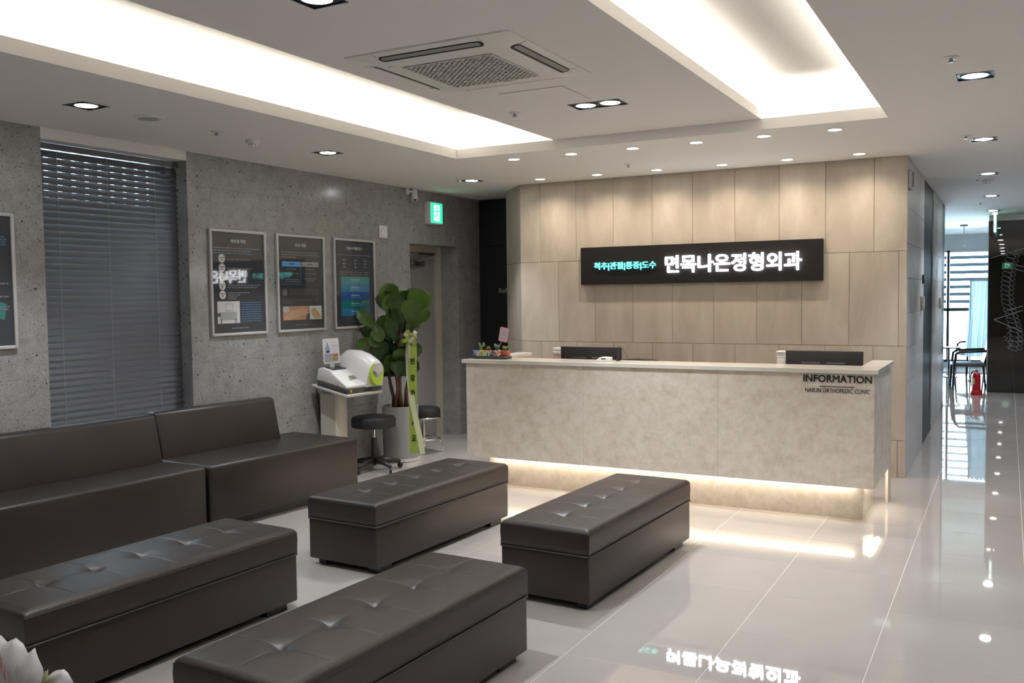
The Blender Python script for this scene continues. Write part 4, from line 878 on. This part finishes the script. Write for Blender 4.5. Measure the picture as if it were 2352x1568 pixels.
MB().prism([(-.05, -.012), (-.014, -.012), (-.010, .02), (-.028, .08), (-.034, .08), (-.04, .045), (-.055, .03)], 'y', -.0022, -.0015).xf(KT).build('card_picture', mat('card_bluegrey', (.32, .36, .48), .4), kc, local=True); MB().prism([(-.052, -.014), (-.012, -.014), (-.014, .004), (-.044, .002)], 'y', -.003, -.0022).xf(KT).build('card_picture', mat('card_navy', (.03, .06, .09), .4), kc, local=True)
mb_ = MB()
for z, a, b in ((.072, .0, .045), (.050, .0, .058), (.034, .0, .062), (.014, .01, .05), (-.004, .0, .05)): mb_.box(a, b, -.0022, -.0015, z-.003, z+.003)
mb_.xf(KT).build('card_text', mat('card_textpink', (.48, .40, .44), .4), kc, local=True)
o = tag(MB().tube([(-5.522, 6.46, .83), (-5.523, 6.48, .72), (-5.522, 6.50, .58), (-5.519, 6.515, .40), (-5.523, 6.51, .2), (-5.515, 6.52, .005)], .0045, 7).build('power_cable', BPLA, smooth=True), 'thin black cable hanging down the stone wall behind the cream stand', 'cable')

# ------------------------------------------------------------------ stools
def stool(x, y, h, r, label, chrome):
    o = thing('round_stool', label, 'stool', (x, y, 0))
    MB().lathe([(r-.03, h-.105), (r-.004, h-.098), (r, h-.08), (r, h-.03), (r-.012, h-.008), (r-.05, h), (.02, h+.002)], (x, y, 0), 32).build('seat', FABRIC, o, smooth=True, angle=.8)
    if chrome: MB().lathe([(r-.005, h-.115), (r+.002, h-.110), (r+.002, h-.100), (r-.01, h-.096)], (x, y, 0), 32).build('seat_ring', CHROME, o, smooth=True)
    MB().lathe([(.016, .28), (.016, h-.10)], (x, y, 0), 14).build('piston', CHROME, o, smooth=True, angle=.6); MB().lathe([(.028, .06), (.026, .30), (.02, .302)], (x, y, 0), 14).build('column', CHROME if chrome else BPLA, o, smooth=True, angle=.6)
    MB().lathe([(.045, h-.125), (.09, h-.104)], (x, y, 0), 14).build('seat_plate', BPLA, o)
    if chrome:
        ring_ = [(x+.165*math.cos(q*PI/14), y+.165*math.sin(q*PI/14), .145) for q in range(28)]; MB().tube(ring_, .010, 8, closed=True).build('foot_ring', CHROME, o, smooth=True)
        for k in range(4):
            a = k*PI/2+.55; MB().tube([(x+.02*math.cos(a), y+.02*math.sin(a), .14), (x+.13*math.cos(a), y+.13*math.sin(a), .135), (x+.175*math.cos(a), y+.175*math.sin(a), .115), (x+.19*math.cos(a), y+.19*math.sin(a), .07), (x+.19*math.cos(a), y+.19*math.sin(a), .0)], .011, 8).build('leg', CHROME, o, smooth=True)
    else:
        for k in range(5):
            a = k*2*PI/5+.95; e = (x+.25*math.cos(a), y+.25*math.sin(a))
            MB().tube([(x, y, .095), (x+.14*math.cos(a), y+.14*math.sin(a), .085), (e[0], e[1], .062)], [.030, .024, .016], 8).build('leg', BPLA, o, smooth=True)
            cs_ = MB().lathe([(.022, -.011), (.0255, -.006), (.0255, .006), (.022, .011)], (0, 0, 0), 12, 'x').xf(Matrix.Translation((e[0], e[1], .0258)) @ Matrix.Rotation(a+.9, 4, 'Z')); cs_.build('caster', BPLA, o, smooth=True)
stool(-5.14, 6.80, .505, .205, 'round black stool with five-leg caster base beside the blood pressure stand', False)
stool(-5.262, 7.80, .47, .175, 'round black stool with chrome foot ring half hidden behind the potted fig', True)

# ------------------------------------------------------------------ potted fig and ribbon
fx, fy = -5.235, 7.36
pp = thing('potted_fig', 'tall fiddle-leaf fig in a grey cylinder pot by the stone wall', 'potted plant', (fx, fy, 0))
MB().lathe([(.168, .02), (.172, .03), (.178, .525), (.178, .535), (.166, .535), (.164, .50)], (fx, fy, 0), 36).build('pot', mat('grey_pot', (.36, .37, .37), .35, spec=.45), pp, smooth=True, angle=.5)
MB().lathe([(.185, 0), (.198, .004), (.205, .035), (.200, .035), (.19, .012)], (fx, fy, 0), 36).build('saucer', WPLA, pp, smooth=True, angle=.6)
MB().lathe([(.16, .50), (.02, .508)], (fx, fy, 0), 24).build('soil', mat('fig_soil', (.03, .022, .016), .9), pp)
BARK = mat('fig_bark', (.13, .062, .038), .8, bump=(60, .4, .003)); 
canes = []
for k, (bx, by, tx, ty, tz, r) in enumerate(((-.06, -.03, -.10, -.05, 1.10, .016), (-.02, .02, -.03, .0, 1.45, .02), (.03, -.03, .04, -.04, 1.40, .018), (.06, .02, .13, .02, 1.30, .017), (.0, -.06, .02, -.08, 1.0, .015), (-.04, .05, -.08, .06, 1.25, .016))):
    pts = [(fx+bx+(tx-bx)*q/5+.012*math.sin(q*1.7+k), fy+by+(ty-by)*q/5+.01*math.cos(q*1.3+k), .50+(tz-.50)*q/5) for q in range(6)]
    MB().tube(pts, [r*1.25, r*1.1, r, r*.9, r*.8, r*.6], 8).build('cane', BARK, pp, smooth=True)
def leaf(base, tip, width, curl=.12, face=(1, -.8, .2), fold=.25, m_=None):
    A, B = Vector(base), Vector(tip); d = B-A; L = d.length; d.normalize(); f = Vector(face); s_ = d.cross(f); s_.normalize(); nrm = s_.cross(d); nrm.normalize()
    if nrm.dot(f) < 0: nrm = -nrm
    n = 9; m = MB(); ws = [.05, .26, .42, .58, .76, .93, 1.0, .86, .34]
    cols = (-1, -.5, 0, .5, 1)
    for i in range(n):
        t_ = i/(n-1); c_ = A+d*(L*t_)-nrm*(curl*L*(t_**2)*.9)
        for q in cols:
            wv = ws[i]*width/2*(1+.06*math.sin(i*2.3+q*3)); m.v.append(tuple(c_+s_*(q*wv)+nrm*(abs(q)*wv*fold+.006*math.sin(i*2.1+q*5))))
    for i in range(n-1):
        for k in range(4): m.f.append((i*5+k, i*5+k+1, (i+1)*5+k+1, (i+1)*5+k))
    o = m.build('leaf', m_ or LEAF, pp, smooth=True)
    uv = o.data.uv_layers.new(name='UVMap')
    for lp in o.data.loops: i = lp.vertex_index; uv.data[lp.index].uv = (i//5/(n-1), abs(cols[i % 5])*.5)
    return o
G_ = lambda x, y, z: (x, y, z)
KEY = [((-5.20, 7.27, 1.34), (-5.17, 7.16, 1.62), .26, .10), ((-5.29, 7.30, 1.42), (-5.27, 7.25, 1.71), .24, .06), ((-5.33, 7.33, 1.45), (-5.33, 7.36, 1.73), .22, .05), ((-5.00, 7.22, 1.30), (-4.92, 7.14, 1.57), .24, .08), ((-5.02, 7.28, 1.40), (-4.92, 7.28, 1.66), .24, .06), ((-4.97, 7.24, 1.32), (-4.78, 7.20, 1.45), .12, .12),
       ((-5.30, 7.12, 1.26), (-5.46, 7.02, 1.47), .15, .14), ((-5.33, 7.08, 1.37), (-5.21, 7.02, 1.20), .15, .25), ((-5.36, 7.10, 1.30), (-5.27, 7.04, 1.14), .16, .25), ((-5.28, 7.14, 1.15), (-5.46, 6.98, 1.16), .13, .2), ((-5.38, 7.18, 1.38), (-5.46, 7.10, 1.22), .14, .3), ((-5.0, 7.30, 1.42), (-4.88, 7.36, 1.64), .2, .1)]
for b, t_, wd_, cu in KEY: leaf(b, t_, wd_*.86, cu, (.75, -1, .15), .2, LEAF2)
rnd = random.Random(4)
for k in range(62):
    a = rnd.random()*2*PI; z = .80+.64*rnd.random(); rr = .03+.05*rnd.random(); cx_, cy_ = fx+.05*(z-.9), fy-.03
    b = (cx_+rr*math.cos(a), cy_+rr*math.sin(a), z); reach = .05+.10*rnd.random()
    tp = [cx_+(rr+reach)*math.cos(a), cy_+(rr+reach)*math.sin(a), z+.17+.09*rnd.random()]
    if z < 1.1: tp[0] += .04*math.cos(a); tp[1] += .04*math.sin(a); tp[2] = z+.06+.12*rnd.random()
    tp[0] = max(tp[0], XL+.07); tp[2] = min(tp[2], 1.66)
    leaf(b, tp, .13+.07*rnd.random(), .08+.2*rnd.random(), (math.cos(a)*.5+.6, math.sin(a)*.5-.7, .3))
# ribbon
RL = mat('lime_ribbon', (.33, .45, .06), .4); RPALE = mat('pale_ribbon', (.52, .58, .36), .45); RWH = mat('cream_bow', (.66, .64, .54), .5)
rb = thing('congratulation_ribbon', 'lime green ribbon with bow and black brush lettering hanging on the fig', 'ribbon', (-4.93, 7.12, .12))
def strip(pts, wdt, m, nm, par, side=(.8, .6, 0)):
    s_ = Vector(side).normalized()*wdt/2; mb = MB()
    for p in pts: mb.v += [tuple(Vector(p)-s_), tuple(Vector(p)+s_)]
    mb.f = [(2*i, 2*i+1, 2*i+3, 2*i+2) for i in range(len(pts)-1)]; return mb.build(nm, m, par, smooth=True)
tail = strip([(-4.925, 7.13, 1.20), (-4.90, 7.11, 1.12), (-4.897, 7.10, .95), (-4.902, 7.10, .70), (-4.905, 7.10, .45), (-4.905, 7.10, .22), (-4.905, 7.105, .125)], .074, RL, 'tail', rb)
strip([(-4.955, 7.125, 1.18), (-4.96, 7.118, 1.05), (-4.94, 7.095, .85), (-4.90, 7.085, .6), (-4.85, 7.08, .40), (-4.81, 7.08, .25), (-4.795, 7.085, .13)], .052, RPALE, 'tail', rb)
TR = Matrix(((.8, 0, .6, 0), (.6, 0, -.8, 0), (0, 1, 0, 0), (0, 0, 0, 1)))
RT_INK = mat('ribbon_ink', (.015, .02, .01), .5)
for k, ch in enumerate('번창하십시요'):
    zz_ = (.997, .838, .697, .56, .415, .272)[k]; text('lettering', ch, RT_INK, tail, TR, (-4.898, 7.0965, zz_), width=.042, height=.062, extrude=.0015, bold=.03)
m = MB(); bc = Vector((-4.925, 7.10, 1.215))
for k in range(11):
    a = k*2*PI/11+.2; rr = .062+.022*math.sin(k*2.3); d = Vector((.8*math.cos(a), .6*math.cos(a), math.sin(a))); n0 = Vector((.6, -.8, 0)); sd = d.cross(n0).normalized()*.017
    pts = [bc, bc+d*rr*.55+n0*.035, bc+d*rr+n0*.026, bc+d*rr*1.04+n0*.008, bc+d*rr*.6-n0*.004, bc]
    mb = MB()
    for p in pts: mb.v += [tuple(p-sd), tuple(p+sd)]
    mb.f = [(2*i, 2*i+1, 2*i+3, 2*i+2) for i in range(len(pts)-1)]; mb.build('bow_loop', RWH if k in (1, 4, 8, 10) else RL, rb, smooth=True)
for k in range(4):
    MB().tube([(-4.935+.004*k, 7.09, 1.19), (-4.945+.008*k, 7.085, 1.10), (-4.93+.006*k, 7.085, 1.03-.012*k)], .003, 5).build('cord', RWH, rb)

# ------------------------------------------------------------------ orchid at the lower left (pot on a plinth below the frame)
ob = Vector((-1.26, .83, 1.07))
o = thing('plinth', 'tall white plinth under the white orchid, below the photo edge', 'plinth', (-1.46, .86, 0)); box('body', WHITE, -1.62, -1.32, .72, 1.0, .02, .70, parent=o, bevel=.004); box('cap', WHITE, -1.64, -1.30, .70, 1.02, .70, .72, parent=o, bevel=.003); box('kick', BLACK, -1.60, -1.34, .74, .98, 0, .021, parent=o)
orc = thing('orchid', 'white orchid blossoms in the lower left corner', 'orchid', (-1.46, .86, .72))
MB().lathe([(.06, .7205), (.085, .74), (.10, .86), (.094, .862), (.08, .76)], (-1.46, .86, 0), 24).build('pot', WPLA, orc, smooth=True); MB().lathe([(.09, .845), (.01, .85)], (-1.46, .86, 0), 18).build('moss', mat('moss', (.10, .10, .04), .9), orc)
STEM = mat('orchid_stem', (.16, .22, .06), .5)
MB().tube([(-1.46, .86, .85), (-1.43, .86, .95), (-1.37, .85, 1.0), (-1.30, .85, 1.03), (-1.24, .86, 1.02)], [.005, .005, .004, .004, .003], 7).build('stem', STEM, orc, smooth=True)
PET = mat('orchid_petal', (.66, .65, .67), .5); PINK = mat('orchid_pink', (.50, .30, .30), .5); BUD = mat('orchid_bud', (.50, .52, .32), .5)
cr = Vector((math.cos(YAW), math.sin(YAW), 0)); cu = Vector((0, 0, 1)); cf = Vector((-math.sin(YAW), math.cos(YAW), 0))
M_PER_PX = .000643
def bloom_from_px(x, y, dep=0): return ob+cr*((x-70)*M_PER_PX)-cu*((y-1510)*M_PER_PX)+cf*dep  # takes image pixel positions, scaled onto a camera-facing plane at the orchid
def petal(b, t_, W, m, nm='petal', dep=0, cup=.12, point=.25):
    A, B = bloom_from_px(*b, dep), bloom_from_px(*t_, dep-.008); d = B-A; L = d.length; d.normalize(); s_ = d.cross(cf).normalized(); nn = -cf; mb = MB(); n = 13; C_ = [q/4-1 for q in range(9)]
    for i in range(n):
        t = i/(n-1); wd = max(0, math.sin(PI*(.07+.93*t**1.1)))**(.5+point)
        p = A+d*L*t+nn*(cup*L*math.sin(t*PI*.9))
        for q in C_: mb.v.append(tuple(p+s_*(q*max(.02, wd)*W*M_PER_PX/2)-nn*(q*q*W*M_PER_PX*.14)+nn*.0012*math.sin(i*1.3+q*5)))
    mb.f = [(i*9+k, i*9+k+1, (i+1)*9+k+1, (i+1)*9+k) for i in range(n-1) for k in range(8)]; return mb.build(nm, m, orc, smooth=True)
for b, t_, W, dp, pt in (((-22, 1590), (-6, 1452), 78, .010, .1), ((24, 1588), (33, 1456), 84, .004, .05), ((58, 1590), (84, 1474), 66, -.004, .6), ((120, 1600), (137, 1532), 62, .008, .1),
                         ((-40, 1600), (-110, 1560), 70, .006, .1), ((20, 1610), (-20, 1690), 70, .0, .1), ((60, 1610), (95, 1690), 70, .0, .1), ((-60, 1560), (-120, 1480), 70, .012, .1), ((130, 1610), (175, 1585), 50, .012, .1), ((130, 1615), (160, 1670), 50, .006, .1)): petal(b, t_, W, PET, dep=dp, point=pt)
petal((26, 1552), (16, 1470), 10, PINK, 'pink_vein', -.016, .05); petal((98, 1572), (115, 1522), 17, BUD, 'bud', -.004, .1, .7); petal((106, 1575), (104, 1530), 15, BUD, 'bud', .002, .1, .7)
SEP = mat('orchid_leaf', (.14, .19, .05), .5)
petal((0, 1590), (36, 1545), 30, SEP, 'sepal', -.022, .1, .6); petal((60, 1600), (80, 1556), 22, mat('orchid_brown', (.07, .05, .025), .6), 'sepal', -.018, .1, .3); petal((96, 1600), (108, 1558), 16, mat('orchid_brown', (.07, .05, .025), .6), 'sepal', -.014, .1, .3)
for c_ in ((10, 1595), (125, 1605)):
    m = MB(); ell(m, bloom_from_px(*c_, -.012), .009, .010, .009); m.build('lip', BUD, orc, smooth=True)

# ------------------------------------------------------------------ far waiting area
RED = mat('extinguisher_red', (.50, .012, .02), .3)
ex, ey = -.41, 15.55
o = thing('fire_extinguisher', 'red fire extinguisher on a red foot by the dark glass wall', 'fire extinguisher', (ex, ey, 0))
MB().lathe([(.085, 0), (.085, .02), (.075, .05), (.062, .075)], (ex, ey, 0), 20).build('stand', RED, o, smooth=True, angle=.7); MB().lathe([(.060, .03), (.060, .28), (.052, .315), (.025, .34), (.018, .345)], (ex, ey, 0), 20).build('cylinder', RED, o, smooth=True, angle=.8)
MB().lathe([(.018, .345), (.018, .37), (.01, .375)], (ex, ey, 0), 12).build('valve', STEEL, o); MB().box(ex-.012, ex+.05, ey-.012, ey+.012, .372, .382).box(ex-.01, ex+.055, ey-.01, ey+.01, .352, .36).build('handle', BLACK, o)
MB().tube([(ex-.015, ey, .36), (ex-.06, ey, .35), (ex-.078, ey, .29), (ex-.072, ey, .12)], .009, 8).build('hose', BPLA, o, smooth=True)
a0 = math.radians(200); MB().prism([(ex+.0605*math.cos(a0+q*.18), ey+.0605*math.sin(a0+q*.18)) for q in range(6)]+[(ex+.058*math.cos(a0+q*.18), ey+.058*math.sin(a0+q*.18)) for q in range(5, -1, -1)], 'z', .16, .26).build('label', mat('label_yellow', (.7, .6, .25), .4), o)
def armchair(x, y, rz, label):
    o = thing('armchair', label, 'chair', (x, y, 0), rz, group='black armchairs in the far waiting area'); k = dict(local=True)
    BK = mat('chair_black', (.02, .021, .023), .4); ST = mat('chair_stripe', (.10, .105, .115), .6)
    MB().box(-.25, .25, -.25, .25, .365, .42).build('seat', ST, o, bevel=.02, seg=3, **k)
    MB().prism([(.20, .42), (.26, .42), (.34, .74), (.29, .76)], 'y', -.25, .25).build('backrest', BK, o, bevel=.015, **k)
    for sy in (-1, 1):
        MB().tube([(-.24, sy*.27, 0), (-.22, sy*.27, .40), (-.20, sy*.27, .56), (-.15, sy*.27, .60), (.05, sy*.27, .61), (.30, sy*.27, .62)], .020, 8).build('arm', BK, o, smooth=True, **k)
        MB().tube([(.28, sy*.26, 0), (.24, sy*.26, .40), (.31, sy*.26, .72)], .018, 8).build('leg', BK, o, smooth=True, **k)
        MB().tube([(-.23, sy*.25, .38), (.24, sy*.25, .38)], .014, 8).build('rail', BK, o, **k)
armchair(-.56, 16.55, .12, 'black armchair with striped seat just before the hanging curtain'); armchair(-.55, 19.2, .4, 'black armchair further back below the bright window')
o = thing('side_table', 'small black round side table behind the near armchair', 'table', (-.95, 18.6, 0)); MB().lathe([(.20, .52), (.20, .545)], (-.95, 18.6, 0), 24).build('top', BPLA, o); MB().lathe([(.018, .02), (.018, .52)], (-.95, 18.6, 0), 10).build('post', BPLA, o); MB().lathe([(.15, 0), (.15, .012), (.03, .025)], (-.95, 18.6, 0), 20).build('foot', BPLA, o)
# pleated curtain screen
CUR = mat('curtain_fabric', (.62, .72, .76), .8); t = NT(CUR)
tr = t.n('ShaderNodeBsdfTranslucent'); tr.inputs[0].default_value = (.55, .68, .74, 1); mx = t.n('ShaderNodeMixShader'); mx.inputs[0].default_value = .55
t.l(t.b.outputs[0], mx.inputs[1]); t.l(tr.outputs[0], mx.inputs[2]); t.l(mx.outputs[0], t.t.nodes['Material Output'].inputs[0])
o = thing('curtain_screen', 'pale blue pleated curtain hanging on a floor screen', 'curtain', (-.30, 18.0, 0))
m = MB(); n = 60
for i in range(n+1):
    t_ = i/n; sp = t_*.62; yy = 18.0+.035*math.sin(t_*PI*2*9)
    m.v += [(-.575+sp, yy, 1.74), (-.67+sp*1.15, yy+.02*math.sin(t_*40), .42)]
m.f = [(2*i, 2*i+1, 2*i+3, 2*i+2) for i in range(n)]
m.build('fabric', CUR, o, smooth=True); MB().tube([(-.60, 18.0, 1.75), (.12, 18.0, 1.75)], .012, 8).build('rail', ALU, o)
for x in (-.585, .1): MB().tube([(x, 18.06, 0.02), (x, 18.03, 1.75)], .012, 8).build('post', ALU, o); MB().box(x-.02, x+.02, 17.85, 18.25, 0, .025).build('foot', ALU, o)
def hanging(x, y, label):
    o = thing('hanging_sign', label, 'sign', (x, y, 2.33)); box('mount', WPLA, x-.06, x+.06, y-.06, y+.06, ZC-.03, ZC, parent=o); MB().tube([(x, y, 2.36), (x, y, ZC-.03)], .008, 8).build('rod', WPLA, o); MB().lathe([(.02, 2.33), (.03, 2.35), (.01, 2.37)], (x, y, 0), 12).build('tip', WPLA, o)
hanging(-.70, 18.0, 'slim white rod fixture hanging from the far ceiling')
